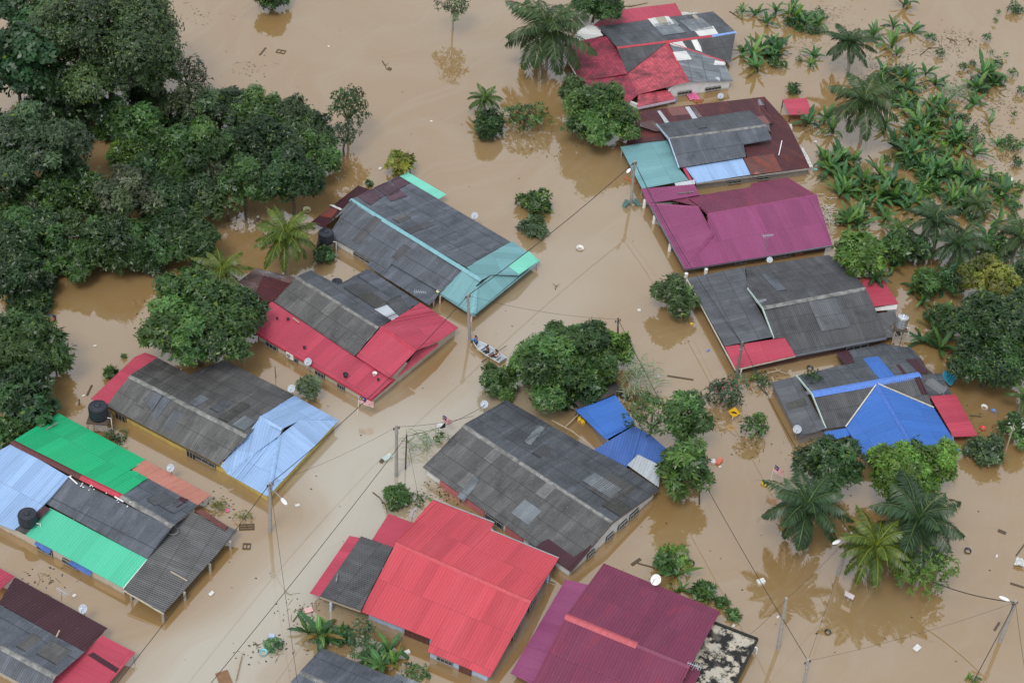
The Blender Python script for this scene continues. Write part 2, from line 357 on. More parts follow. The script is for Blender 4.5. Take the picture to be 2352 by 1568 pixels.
class House:
    def __init__(s, name, label, k, base, cat='house', group=None):
        s.k = k; b = Z(k, *base, 0); s.t = thing(name, label, cat, b, group); s.sheets = []; s.fibre = []; s.wall_poly = None
    def sheet(s, name, pts, mat, prof='rib', period=None, amp=None, run=None, lift=0.0, label=None, parent=None, cover=True, k=None):
        p = ptlist(k or s.k, pts); plane = None
        if not cover:                                       # a patch lies on the slope under it
            ctr = sum(p, Vector())/len(p); best = None
            for n_, c_, q_ in s.sheets:
                w = on_plane(ctr, n_, c_)
                if inside(w.x, w.y, q_) and (best is None or w.z > best[0]): best = (w.z, n_, c_)
            if best: plane = (best[1], best[2]+best[1]*max(lift*.35, .045)); lift = 0
        if lift:
            n, c = fit_plane(p); p = [on_plane(q, n, c+n*lift) for q in p]
        period = period or {'sine': .177, 'rib': .24, 'flat': 9}[prof]; amp = amp if amp is not None else {'sine': .045, 'rib': .028, 'flat': 0}[prof]
        o, n, c, q = sheet_mesh(name, p, mat, period, amp, prof, run, parent or s.t, plane=plane)
        if label: o['label'] = label
        if cover:
            s.sheets.append((n, c, q))
            if prof == 'sine': s.fibre.append((n, c, q))
        return o
    def mend(s, n, mats, seed=1):
        """single replaced sheets scattered over the fibre slopes"""
        g = random.Random(seed); big = s.fibre
        for _ in range(n*6):
            if n <= 0: break
            nn, c, q = g.choice(big); a, b = g.sample(range(len(q)), 2); w = q[a].lerp(q[b], g.uniform(.2, .8)).lerp(c, g.uniform(0, .5)); v = Vector((0, 0, -1)); v = (v-nn*v.dot(nn)).normalized(); u = nn.cross(v); W = g.choice((.9, .9, 1.8, 2.7)); H = g.choice((1.7, 1.7, 3.3))
            pts = [w-u*W/2-v*H/2, w+u*W/2-v*H/2, w+u*W/2+v*H/2, w-u*W/2+v*H/2]
            hit = lambda p: max([c2.z-((p.x-c2.x)*n2.x+(p.y-c2.y)*n2.y)/n2.z for n2, c2, q2 in s.sheets if inside(p.x, p.y, q2)] or [99])
            if not all(inside(p.x, p.y, q) and abs(hit(p)-p.z) < .15 for p in pts): continue
            m_, pr = g.choice(mats); sheet_mesh('patch_sheet', pts, m_, .177 if pr == 'sine' else .3, .045 if pr == 'sine' else .035, pr, None, s.t, plane=(nn, w+nn*.05)); n -= 1
    def top(s, x, y, default):
        r = [c.z-((x-c.x)*n.x+(y-c.y)*n.y)/n.z for n, c, q in s.sheets if inside(x, y, q)]
        return min(r)-.07 if r else default
    def walls(s, pts, mat, inset=.55, zdef=.75, k=None, name='wall', label=None):
        poly = inset_poly(ptlist(k or s.k, pts), inset*.5); mb = MB(); N = len(poly)
        for i, a in enumerate(poly):
            b = poly[(i+1) % N]; L = (b-a).length; m = max(2, int(L/.5)); ring = []
            for j in range(m+1):
                p = a.lerp(b, j/m); z = s.top(p.x, p.y, zdef); ring.append((Vector((p.x, p.y, -.6)), Vector((p.x, p.y, max(z, .3)))))
            vs = [q for r in ring for q in r]
            mb.add(vs, [(2*j, 2*j+2, 2*j+3, 2*j+1) for j in range(m)])
        o = mb.build(name, mat, s.t); md = o.modifiers.new('thickness', 'SOLIDIFY'); md.thickness = .15; md.offset = -1
        if label: o['label'] = label
        s.wall_poly = poly
        return o
    def opening(s, name, e, t0, t1, z0, z1, mat, bars=0, frame=None):
        a, b = s.wall_poly[e], s.wall_poly[(e+1) % len(s.wall_poly)]; p = a.lerp(b, t0); q = a.lerp(b, t1); d = (q-p); L = d.length; d.normalize()
        nr = Vector((d.y, -d.x, 0)); c0 = sum(s.wall_poly, Vector())/len(s.wall_poly)
        if nr.dot(p-c0) < 0: nr = -nr
        mb = MB(); mb.box((p+q)/2+Vector((0, 0, (z0+z1)/2)), L, .26, z1-z0, (d, nr, Vector((0, 0, 1))))
        o = mb.build(name, mat, s.t)
        if bars:
            fb = MB(); ax = (d, nr, Vector((0, 0, 1)))
            for i in range(bars+1): fb.box(p+d*(L*i/bars)+nr*.14+Vector((0, 0, (z0+z1)/2)), .03, .05, z1-z0, ax)
            for z in (z0, z1): fb.box((p+q)/2+nr*.145+Vector((0, 0, z)), L+.05, .05, .035, ax)
            fb.build('frame', frame or plain('dull_window_frame', (.32, .31, .29), .6), o)
        return o
    def cap(s, p0, p1, mat, w=.28, k=None, name='ridge_cap', lift=.05):
        a, b = ptlist(k or s.k, p0+' '+p1); d = (b-a); L = d.length; d.normalize(); sd = d.cross(Vector((0, 0, 1))).normalized(); up_ = sd.cross(d)
        mb = MB(); n = max(2, int(L/1.2)); prof = [(-w, -.09), (-w*.35, .03), (0, .07), (w*.35, .03), (w, -.09), (0, -.02)]; vs = []; fs = []
        for i in range(n+1):
            c = a+d*(L*i/n)+up_*(lift+random.uniform(-.008, .008))
            vs += [c+sd*x+up_*y for x, y in prof]
        for i in range(n):
            for j in range(6): fs.append((i*6+j, i*6+(j+1) % 6, (i+1)*6+(j+1) % 6, (i+1)*6+j))
        fs += [tuple(range(6)), tuple(range(n*6+5, n*6-1, -1))]; mb.add(vs, fs)
        return mb.build(name, mat, s.t)
    def edge(s, pts, mat, w=.06, h=.16, drop=.1, name='fascia', k=None):
        p = [q-Vector((0, 0, drop)) for q in ptlist(k or s.k, pts)]; mb = MB()
        for a, b in zip(p[:-1], p[1:]): mb.bar(a, b, w, h)
        return mb.build(name, mat, s.t)
    def posts(s, pts, mat, r=.09, k=None):
        for p in ptlist(k or s.k, pts):
            mb = MB(); mb.lathe([(r, -.8), (r, p.z-.06)], (p.x, p.y, 0), 12); mb.build('post', mat, s.t)

A1 = fibre_roof('old_fibre_roof', (.078, .086, .100)); A2 = fibre_roof('brownish_fibre_roof', (.096, .094, .092), w=.92, h=1.6, lichen=.55, pale=.4)
A3 = fibre_roof('bluish_fibre_roof', (.092, .104, .125), w=1.1, h=2.1, pale=.2); A4 = fibre_roof('dark_fibre_roof', (.066, .068, .072), lichen=.25)
AP = fibre_roof('pale_fibre_roof', (.17, .19, .21), vary=.2, lichen=.3)
M_RED = metal_roof('coral_red_sheet', (.54, .068, .090), .28, .3); M_PINK = metal_roof('pinkish_red_sheet', (.45, .056, .095), .35, .25)
M_PURP = metal_roof('plum_sheet', (.19, .034, .078), .3, .2, rust=.3, rustc=(.25, .036, .07), cells=False); M_MAG = metal_roof('mauve_sheet', (.26, .058, .15), .25, .25)
M_BLUE = metal_roof('cobalt_sheet', (.05, .165, .52), .25, .2); M_LBLUE = metal_roof('pale_blue_sheet', (.30, .45, .70), .45, .35)
M_BLUE2 = metal_roof('worn_blue_sheet', (.06, .14, .42), .5, .35)
M_GREEN = metal_roof('emerald_sheet', (.012, .42, .175), .2, .15); M_MINT = metal_roof('mint_sheet', (.085, .52, .33), .15, .2)
M_TEAL = metal_roof('teal_sheet', (.17, .35, .375), .25, .3); M_AQUA = metal_roof('aqua_sheet', (.2, .62, .48), .15, .2)
M_MAR = metal_roof('maroon_sheet', (.078, .020, .025), .3, .15, rust=.42, rustc=(.15, .034, .024)); M_RUST = metal_roof('rusty_sheet', (.13, .05, .045), .5, .3, rust=.6, rustc=(.26, .055, .03))
M_DMAR = metal_roof('dark_maroon_sheet', (.060, .019, .027), .3, .1); M_SALM = metal_roof('salmon_sheet', (.48, .2, .15), .35, .3, rust=.2, rustc=(.35, .1, .08))
M_ZINC = metal_roof('zinc_sheet', (.50, .54, .58), .45, .2, rust=.1); M_WHITE = metal_roof('white_sheet', (.68, .68, .66), .3, .2)
M_BEIGE = metal_roof('beige_sheet', (.4, .36, .28), .4, .2); M_RZ = metal_roof('rusted_zinc_sheet', (.28, .27, .28), .6, .2, rust=1.2, rustc=(.09, .035, .03))
T_RED = tile_roof('mossy_red_tiles', (.34, .04, .075)); T_PINK = tile_roof('cleaner_red_tiles', (.52, .085, .115))
CAPG = plain('weathered_ridge', (.2, .2, .19), .8, 0, .5, 2); W_CREAM = wall_mat('cream_wall', (.55, .49, .40)); W_WHITE = wall_mat('white_wall', (.74, .74, .73))
W_YEL = wall_mat('yellow_wall', (.62, .47, .12)); W_BLUE = wall_mat('pale_blue_wall', (.45, .56, .74)); W_PINK = wall_mat('pink_wall', (.52, .16, .16))
W_BROWN = wall_mat('dark_brown_wall', (.07, .03, .027)); W_GREY = wall_mat('grey_wall', (.25, .22, .2)); W_LILAC = wall_mat('lilac_wall', (.62, .5, .6))

ALL = []
def HH(*a, **k):
    h = House(*a, **k); ALL.append(h); return h
def houses():
    # ---- tiled and grey house at the top
    h = HH('flooded_house', 'top house with mossy red tiles, red cross gable and patched black roof', 'C', (1000, 420))
    h.sheet('lean_to_roof', '560,175,1.0 690,75,.9 1125,24,.9 1172,106,1.1 590,184,1.2', M_PINK, label='deep red sheet lean-to at the back')
    h.sheet('back_slope', '590,185,1.25 1385,82,1.25 1540,222,2.2 725,332,2.2', A1, 'sine')
    h.sheet('front_slope', '725,338,2.2 1062,298,2.2 795,507,1.2', A4, 'sine')
    h.sheet('front_slope', '1082,298,2.2 1540,230,2.2 1505,430,1.15 1462,432,1.15', A4, 'sine')
    h.sheet('gable_slope', '1066,296,2.2 1216,563,1.95 868,652,1.05 795,510,1.1', T_PINK, 'flat', label='clean red tiles of the cross gable')
    h.sheet('gable_slope', '1080,298,2.2 1463,432,1.15 1522,560,1.1 1216,563,1.95', AP, 'sine', label='pale patched sheets right of the cross gable')
    h.sheet('tiled_slope', '365,385,.95 402,292,1.0 650,252,1.75 725,340,1.8 795,508,1.45 470,560,.95', T_RED, 'flat', label='mossy dark red tiles')
    h.sheet('tiled_slope', '470,560,.95 572,452,1.2 795,510,1.4 870,652,1.1 862,738,.9', T_RED, 'flat')
    h.sheet('porch_roof', '868,654,1.0 1100,613,1.0 1126,682,.85 864,738,.85', T_PINK, 'flat')
    h.sheet('side_roof', '455,215,.9 560,155,1.0 628,246,1.2 500,276,1.0 395,292,.8', M_WHITE, label='white side roof with black marks')
    for p, mt in (('935,132,1.7 985,123,1.7 1028,180,1.9 982,187,1.9', M_WHITE), ('988,122,1.7 1048,114,1.7 1078,172,1.9 1031,180,1.9', M_BEIGE), ('1050,116,1.7 1080,114,1.7 1120,168,1.9 1082,174,1.9', M_WHITE),
                  ('1238,106,1.5 1262,100,1.5 1308,142,1.7 1280,148,1.7', M_BEIGE), ('1250,206,2.0 1385,182,1.9 1422,234,2.15 1290,252,2.15', M_WHITE)):
        h.sheet('patch_sheet', p, mt, lift=.16, cover=False)
    for p, mt in (('1085,300,2.1 1172,284,2.1 1205,335,1.8 1100,318,1.9', M_WHITE), ('1235,278,2.1 1282,272,2.1 1312,360,1.7 1268,345,1.7', M_WHITE), ('1105,360,1.9 1200,352,1.7 1240,410,1.5 1135,420,1.6', M_WHITE), ('1400,415,1.3 1465,432,1.3 1465,450,1.2 1388,448,1.3', M_WHITE)):
        h.sheet('patch_sheet', p, mt, lift=.18, cover=False)
    h.cap('722,332,2.2', '1376,250,2.2', plain('red_cap', (.45, .05, .07))); h.cap('1376,250,2.2', '1541,224,2.2', plain('blue_cap', (.22, .36, .7)))
    h.cap('1066,297,2.2', '1216,563,1.95', plain('red_cap', ()), w=.16); h.cap('1078,298,2.15', '1464,430,1.15', plain('red_cap', ()), w=.14, name='valley_flashing', lift=.1)
    h.walls('600,200,1 1400,100,1 1510,565,1 1110,625,1 864,720,1 475,560,1', W_WHITE, .3)
    h.opening('window', 2, .15, .42, .3, .62, DARK, 5); h.opening('window', 2, .66, .9, .3, .62, DARK, 4)
    h.edge('864,738,.85 1126,682,.85', plain('lilac_trim', (.6, .5, .62)), .1, .25, .2, 'eave_beam'); h.edge('365,385,.95 470,560,.95', WHITE)
    # ---- rusty maroon house with a grey gable and a teal carport
    h = HH('flooded_house', 'rusty maroon roofed house with grey curved gable, teal carport and pale blue awning', 'C', (1400, 1000))
    h.sheet('back_slope', '885,765,1.1 1740,668,1.1 1800,850,1.75 960,905,1.75', M_MAR); h.sheet('side_slope', '880,775,1.15 985,856,1.6 1082,958,1.6 780,1003,1.1', M_MAR)
    h.sheet('side_slope', '1740,668,1.1 1904,850,1.1 2054,1160,.95 1648,1205,.95 1600,1000,1.6 1790,960,1.8', M_MAR, label='maroon right slope streaked with rust')
    h.sheet('rusty_patch', '1595,1090,1.15 1800,1060,1.2 1862,1180,1.0 1648,1204,1.0', M_RUST, lift=.12, cover=False); h.sheet('rusty_patch', '885,842,1.6 972,832,1.7 1050,900,1.7 990,905,1.6 880,870,1.5', M_RZ, lift=.3, cover=False)
    h.sheet('rusty_patch', '1000,765,1.4 1022,763,1.4 1085,845,1.7 1055,848,1.7', M_ZINC, lift=.12, cover=False); h.sheet('rusty_patch', '1192,738,1.3 1222,734,1.3 1280,815,1.6 1245,820,1.6', M_ZINC, lift=.12, cover=False); h.sheet('rusty_patch', '1226,734,1.3 1255,731,1.3 1312,806,1.6 1284,812,1.6', M_RZ, lift=.12, cover=False)
    h.sheet('gable_slope', '995,858,2.0 1640,762,2.0 1747,862,2.6 1080,955,2.6', A1, 'sine'); h.sheet('gable_slope', '1080,958,2.6 1747,865,2.6 1790,965,2.1 1596,998,2.0 1612,1082,1.7 1150,1158,1.7', A3, 'sine')
    h.cap('1078,956,2.6', '1748,864,2.6', CAPG, .2); h.edge('995,858,2.0 1080,958,2.6 1150,1158,1.7', plain('pale_blue_trim', (.45, .55, .68)), .08, .2, .02, 'barge_board')
    h.sheet('carport_roof', '745,1012,1.0 1065,955,1.45 1150,1160,1.45 1216,1240,1.3 895,1300,.95', M_TEAL, run=0)
    h.sheet('awning_roof', '1195,1156,1.5 1588,1090,1.5 1645,1203,1.1 1270,1262,1.1', M_LBLUE); h.sheet('flashing_strip', '1175,1156,1.55 1195,1155,1.55 1240,1240,1.25 1222,1243,1.25', M_PINK)
    h.sheet('flashing_strip', '1120,1262,1.2 1255,1238,1.2 1262,1268,1.05 1130,1284,1.05', M_ZINC, lift=.08, cover=False)
    h.walls('885,765,1 1740,668,1 1904,850,1 2054,1160,1 1270,1262,1 1175,1160,1 1080,960,1', W_GREY, .4); h.opening('window', 3, .35, .45, .3, .6, DARK, 2); h.opening('window', 3, .6, .72, .3, .6, DARK, 3)
    h.posts('760,1020,1 900,1285,.95 830,1160,1', CONC); h.edge('1270,1262,1.1 2054,1160,.95', CONC)
    # ---- mauve house
    h = HH('flooded_house', 'large mauve hipped house with shade painted on its back slope and white porch columns', 'C', (1500, 1560))
    h.sheet('annex_roof', '890,1302,1.0 1255,1270,1.2 1292,1342,1.3 1100,1377,1.3 932,1402,1.0', M_MAG); h.sheet('back_slope', '1290,1345,1.0 1640,1290,1.0 1650,1265,.95 1899,1222,.95 2099,1345,2.6 1345,1478,2.6 1287,1425,2.0 1100,1378,1.2', M_PURP, label='mauve back slope with its shade painted in')  # the darker sheet paints in the shade of the slope facing away
    h.sheet('hip_slope', '945,1406,1.0 1288,1428,2.1 1385,1608,2.1 1192,1855,1.0', M_MAG); h.sheet('front_slope', '1345,1478,2.6 2099,1345,2.6 2209,1692,1.0 1192,1855,1.0 1385,1608,2.1 1352,1545,2.4', M_MAG)
    h.cap('1345,1478,2.6', '2099,1345,2.6', plain('mauve_cap', (.26, .05, .14)), .2); h.cap('1385,1608,2.15', '1194,1852,1.0', plain('mauve_cap', ()), .16, name='hip_cap'); h.cap('945,1406,1.05', '1288,1428,2.1', plain('mauve_cap', ()), .16, name='hip_cap')
    h.walls('1000,1400,1 1899,1230,1 2099,1345,1 2209,1692,1 1250,1840,1', W_BROWN, 1.0); h.opening('window', 3, .28, .4, .2, .62, GLASS, 3); h.opening('window', 3, .62, .7, .2, .62, GLASS, 2); h.opening('door', 3, .18, .24, -.3, .65, plain('brown_door', (.18, .08, .05)))
    h.posts('918,1375,.95 985,1487,.9 1094,1675,.9 1203,1880,.9 1340,1850,.9', WHITE, .17); h.edge('1192,1855,1.0 2209,1692,1.0', plain('slate_gutter', (.12, .13, .16)), .14, .14, .05, 'gutter'); h.edge('945,1406,1.0 1192,1855,1.0', plain('slate_gutter', ()), .14, .14, .05, 'gutter')
    # ---- wide black house on the right
    h = HH('flooded_house', 'wide black fibre roofed house with two small red lean-tos and a white ridge', 'G', (1900, 600))
    h.sheet('wing_roof', '1205,350,1.0 1602,272,1.5 1625,420,1.6 1800,752,1.5 1466,818,1.0', A1, 'sine', run=0); h.sheet('back_slope', '1610,275,1.2 2180,190,1.2 2304,265,1.55 2436,416,2.4 1725,552,2.4 1622,416,1.65', A4, 'sine')
    h.sheet('front_slope', '1725,556,2.4 2434,420,2.4 2494,545,1.85 2580,760,1.0 1954,880,.95 1880,757,1.35 1804,764,1.35', A4, 'sine')
    h.sheet('side_roof', '2514,592,1.35 2640,575,1.2 2680,745,.9 2580,760,.95', A4, 'sine'); h.sheet('red_lean_to', '1466,820,1.0 1878,757,1.4 1954,880,1.35 1540,976,.95', M_PINK, run=0); h.sheet('red_lean_to', '2379,345,1.5 2544,335,1.2 2664,525,1.0 2489,548,1.3', M_PINK, run=0)
    h.sheet('ragged_tarpaulin', '2489,552,1.1 2656,530,.9 2650,562,.7 2505,575,.8', M_WHITE, 'flat')
    h.cap('1725,553,2.4', '2436,418,2.4', CAPG, .26); h.edge('1622,420,1.68 1725,556,2.42 1804,764,1.4', plain('pale_green_trim', (.5, .62, .55)), .08, .18, 0, 'barge_board')
    h.walls('1205,350,1 1602,272,1 2180,190,1 2436,416,1 2580,760,1 1540,976,1', W_BROWN, .6); h.edge('1205,350,1.0 1540,976,.95', plain('cream_trim', (.6, .56, .45))); h.edge('1954,882,.95 2580,762,1.0', plain('slate_gutter', ()), .14, .14, .05, 'gutter'); h.edge('1540,976,.95 1954,880,1.3', plain('cream_trim', ())); h.posts('1207,362,.95 1582,970,.95', WHITE, .08)
    h.opening('window', 4, .1, .25, .2, .6, GLASS, 3)
    # ---- cobalt blue gabled house
    h = HH('flooded_house', 'grey house with a big cobalt blue front gable and blue ridge cap', 'H', (700, 1200))
    h.sheet('back_slope', '200,1022,1.15 525,944,1.15 470,866,.9 790,800,.9 985,830,.95 1045,893,1.2 1100,1000,1.3 1045,1010,2.2 300,1148,2.2', A1, 'sine'); h.sheet('side_roof', '20,1065,.95 196,1022,1.4 398,1385,1.4 216,1450,.95', A1, 'sine', run=0)
    h.sheet('front_slope', '305,1152,2.2 742,1076,2.2 536,1370,1.15 396,1386,1.15', A4, 'sine'); h.sheet('front_slope', '770,1074,2.2 1042,1026,2.2 1140,1240,1.15', A4, 'sine'); h.sheet('side_roof', '1047,1015,1.8 1190,1002,1.4 1265,1146,1.2 1110,1160,1.3', A1, 'sine', run=0)
    h.sheet('gable_slope', '748,1078,2.3 535,1372,1.1 690,1612,1.1 1010,1525,2.2', M_BLUE); h.sheet('gable_slope', '752,1076,2.3 1142,1240,1.15 1326,1540,1.0 1010,1525,2.2', M_BLUE)
    h.cap('748,1077,2.3', '1010,1525,2.2', plain('cobalt_cap', (.06, .16, .52)), .24); h.cap('298,1148,2.2', '1046,1012,2.2', plain('light_cobalt_cap', (.10, .22, .62)), .4)
    h.edge('535,1372,1.15 748,1078,2.32', plain('cream_trim', ()), .1, .08, -.03, 'valley_flashing'); h.edge('756,1076,2.32 1142,1240,1.2', plain('cream_trim', ()), .1, .08, -.03, 'valley_flashing'); h.edge('196,1022,1.45 302,1150,2.25 398,1385,1.3', plain('pale_green_trim', ()), .08, .18, -.02, 'barge_board')
    h.sheet('patch_sheet', '655,902,1.5 757,885,1.5 882,1030,2.15 772,1050,2.15', M_BLUE, lift=.1, cover=False); h.sheet('patch_sheet', '470,862,.9 555,846,.95 600,930,1.2 525,944,1.15', M_DMAR, lift=.1, cover=False); h.sheet('patch_sheet', '948,906,1.2 1055,900,1.2 1106,998,1.3 1045,1006,1.5', M_DMAR, lift=.1, cover=False); h.sheet('patch_sheet', '880,945,1.7 905,942,1.7 955,1005,2.0 935,1012,2.0', M_DMAR, lift=.1, cover=False); h.sheet('patch_sheet', '1010,1034,2.0 1040,1028,2.1 1100,1145,1.5 1062,1150,1.5', M_DMAR, lift=.1, cover=False)
    h.sheet('blue_awning', '385,1408,1.0 536,1380,1.1 575,1428,.9 418,1470,.85', M_BLUE); h.sheet('red_lean_to', '1115,1160,1.4 1290,1148,1.3 1446,1436,.95 1280,1442,1.0', M_PINK, run=0, label='pinkish red lean-to on the right')
    h.walls('20,1065,1 200,1022,1 985,830,1 1190,1002,1 1326,1540,1 690,1612,1 535,1372,1 216,1450,1', W_GREY, .5)
    # ---- small red shed roof
    h = HH('garden_shed', 'small shed with a flat bright red roof beside banana plants', 'D', (200, 740), 'shed')
    h.sheet('roof', '95,680,1.0 265,671,1.1 307,785,1.1 150,792,1.0', M_PINK, 'rib', .3, .02, run=0); h.posts('105,690,1 262,680,1 300,780,1 155,786,1', WOOD, .06)
    # ---- teal and grey house
    h = HH('flooded_house', 'long grey house with teal ridge and teal hipped porch roof', 'B', (1100, 1700))
    h.sheet('back_slope', '655,1375,2.5 985,1214,1.1 1755,1668,1.1 1450,1843,2.5', A3, 'sine'); h.sheet('front_slope', '655,1380,2.5 1447,1848,2.5 1272,2014,1.3 937,1820,1.25 905,1857,1.1 500,1622,1.1', A3, 'sine')
    h.sheet('low_roof', '762,1832,.95 795,1800,1.05 905,1860,1.08 937,1822,1.2 1272,2016,1.2 1195,2106,.95', A3, 'sine')
    for p in ('815,1295,1.7 905,1255,1.4 990,1305,1.4 900,1355,1.7', '700,1355,2.3 800,1300,1.8 880,1350,1.8 790,1415,2.3', '930,1245,1.3 985,1216,1.15 1065,1262,1.15 985,1305,1.35', '905,1360,1.7 985,1310,1.4 1045,1350,1.45 930,1390,1.75'):
        h.sheet('patch_sheet', p, fibre_roof('plum_fibre_patch', (.085, .045, .062), pale=.1), 'sine', lift=.05, cover=False)
    h.sheet('hip_slope', '1430,1853,2.5 1556,1930,2.5 1510,1978,1.95 1497,2166,.98 1270,2020,1.2', M_TEAL); h.sheet('hip_slope', '1450,1840,2.5 1764,1662,1.1 1954,1793,.98 1812,1897,1.2 1620,1893,1.95 1556,1930,2.5', M_TEAL); h.sheet('hip_slope', '1510,1978,1.9 1620,1896,1.9 1814,1900,1.05 1497,2168,.95', M_TEAL)
    h.sheet('patch_sheet', '1735,1832,1.4 1880,1732,1.1 1954,1794,.98 1812,1890,1.15', M_AQUA, lift=.06, cover=False); h.sheet('side_roof', '990,1214,1.05 1046,1187,.95 1312,1340,.95 1256,1372,1.05', M_AQUA)
    h.cap('655,1375,2.5', '1556,1930,2.5', plain('teal_cap', (.2, .42, .46)), .26); h.cap('1512,1976,1.95', '1498,2160,1.0', plain('teal_cap', ()), .25, name='hip_cap')
    h.sheet('rusty_lean_to', '710,1275,1.0 800,1306,1.3 655,1378,1.7 470,1570,1.3 380,1530,.95', M_DMAR, run=0); h.sheet('patch_sheet', '505,1430,1.2 570,1440,1.3 520,1500,1.3 440,1490,1.1', M_RUST, run=0, lift=.08, cover=False); h.sheet('patch_sheet', '505,1412,1.3 520,1408,1.3 595,1440,1.5 582,1450,1.5', M_WHITE, lift=.14, cover=False)
    h.walls('655,1375,1 985,1214,1 1720,1650,1 1290,2010,1 905,1857,1 500,1622,1', W_WHITE, .5); h.posts('1487,2158,.95 1940,1792,.95 1225,2050,.95 1270,2035,1', plain('pink_white_post', (.75, .5, .5)), .08)
    h.edge('1270,2020,1.15 1497,2168,.95 1954,1795,.95', plain('teal_cap', ())); h.opening('window', 4, .3, .6, .3, .6, GLASS, 3)
    # ---- crimson and grey house
    h = HH('flooded_house', 'grey gabled house with a long crimson lean-to and crimson porch gable', 'F', (600, 750))
    h.sheet('back_slope', '280,340,2.4 378,295,1.9 565,396,1.9 770,285,1.0 1125,518,1.0 930,636,1.8 850,690,2.4', A1, 'sine'); h.sheet('front_slope', '280,345,2.4 842,696,2.4 682,886,1.5 120,510,1.5', A2, 'sine')
    h.sheet('lean_to_roof', '110,508,1.45 686,892,1.45 952,1045,1.4 790,1186,.98 0,725,.98 10,590,1.25', M_PINK, label='long crimson lean-to with pots lying on it'); h.sheet('porch_slope', '865,684,2.5 1100,850,2.5 930,1041,1.6 690,886,1.6', M_PINK); h.sheet('porch_slope', '865,682,2.5 1060,566,1.5 1130,516,1.3 1396,690,1.0 1258,782,1.4 1102,850,2.5', M_PINK)
    h.sheet('porch_skirt_roof', '1104,853,1.6 1257,793,1.2 1252,815,1.1 970,1038,1.05', M_PINK); h.sheet('patch_sheet', '770,285,1.0 1125,518,1.0 1060,562,1.25 700,335,1.25', A3, 'sine', lift=.05, cover=False)
    h.sheet('patch_sheet', '815,562,1.6 890,520,1.4 985,612,1.4 940,640,1.7', M_ZINC, lift=.12, cover=False); h.sheet('patch_sheet', '905,512,1.4 990,462,1.15 1062,570,1.25 985,612,1.4', A4, 'sine', lift=.1, cover=False)
    h.cap('280,342,2.4', '845,694,2.4', CAPG, .22); h.cap('863,684,2.5', '1102,850,2.5', plain('crimson_cap', (.45, .04, .07)), .16)
    h.sheet('rusty_lean_to', '-120,372,.9 0,280,1.0 270,345,1.7 118,506,1.5 0,470,1.1', M_RZ, run=1); h.sheet('rusty_lean_to', '0,440,1.05 50,330,1.2 240,385,1.6 118,508,1.45 60,520,1.3', M_MAR, run=1, lift=.06, cover=False)
    h.walls('280,340,1 565,396,1 770,285,1 1125,518,1 1396,690,1 1258,800,1 790,1186,1 0,725,1 110,508,1', W_CREAM, .45); h.edge('0,725,.98 790,1186,.98 960,1040,1.05', plain('crimson_cap', ()))
    for a, b in ((.07, .17), (.28, .36), (.52, .6), (.72, .78)): h.opening('window', 6, 1-b, 1-a, .1, .6, GLASS, 3)
    # ---- pale blue and yellow house
    h = HH('flooded_house', 'yellow walled house with grey roof and pale blue hipped porch roof', 'E', (1300, 1300))
    h.sheet('side_roof', '625,1180,.95 930,890,.95 1000,860,1.1 1085,890,1.45 735,1222,1.3', M_PINK, run=4, label='pinkish red lean-to at the left end'); h.sheet('back_slope', '895,1020,2.4 1085,900,1.45 1300,1012,1.45 1545,912,.95 2029,1155,.95 1700,1434,2.4', A2, 'sine'); h.sheet('front_slope', '895,1024,2.4 1705,1440,2.4 1510,1634,1.15 735,1228,1.15', A2, 'sine')
    for p in ('985,1185,1.7 1060,1120,2.0 1125,1155,2.0 1050,1262,1.7', '1035,1290,1.4 1130,1160,2.0 1180,1185,2.0 1075,1325,1.4'): h.sheet('patch_sheet', p, A3, 'sine', lift=.05, cover=False)
    h.sheet('patch_sheet', '1300,1200,2.1 1390,1150,1.8 1440,1180,1.8 1350,1235,2.1', AP, 'sine', lift=.05, cover=False); h.sheet('patch_sheet', '1600,1360,2.2 1690,1295,1.8 1764,1335,1.8 1680,1400,2.2', AP, 'sine', lift=.05, cover=False)
    h.cap('895,1021,2.4', '1702,1436,2.4', CAPG, .24)
    h.sheet('hip_slope', '1794,1303,2.5 2029,1158,1.05 2332,1326,.98 2064,1324,1.9 1944,1388,2.5', M_LBLUE); h.sheet('hip_slope', '1794,1303,2.5 1944,1388,2.5 1925,1432,2.0 1565,1692,1.05 1520,1640,1.15 1700,1432,2.0', M_LBLUE); h.sheet('hip_slope', '1928,1430,1.95 2064,1325,1.95 2332,1328,.95 1846,1852,.95', M_LBLUE); h.sheet('hip_slope', '1915,1440,1.95 1842,1852,.95 1562,1694,1.0', M_LBLUE)
    h.cap('1794,1304,2.5', '1946,1388,2.5', plain('pale_blue_cap', (.3, .46, .72)), .2); h.cap('1926,1432,2.0', '1846,1848,1.0', plain('pale_blue_cap', ()), .2, name='hip_cap')
    h.walls('895,1020,1 1300,1012,1 2029,1155,1 2332,1326,1 1846,1852,1 1510,1640,1 735,1228,1', W_YEL, .5); h.edge('735,1228,1.1 1510,1638,1.1', WOOD, .05, .1)
    for a, b, nm in ((.05, .22, 'window'), (.22, .3, 'door'), (.86, .95, 'door')): h.opening(nm, 5, a, b, -.2 if nm == 'door' else .25, .68, DARK if nm == 'door' else GLASS, 3)
    # ---- green house
    h = HH('flooded_house', 'house with emerald and mint green roofs, pale blue section and dark carport', 'I', (700, 450))
    h.sheet('back_slope', '85,-95,2.4 400,-290,1.15 1000,30,1.15 895,105,1.6 930,108,1.55 1016,156,1.4 836,283,2.4', M_GREEN, label='emerald green back slope'); h.sheet('salmon_lean_to', '1000,32,1.1 1452,272,.95 1356,350,1.25 1020,162,1.35 905,100,1.5', M_SALM); h.sheet('back_slope', '840,285,2.4 1020,162,1.4 1366,346,1.4 1190,492,2.4', A3, 'sine')
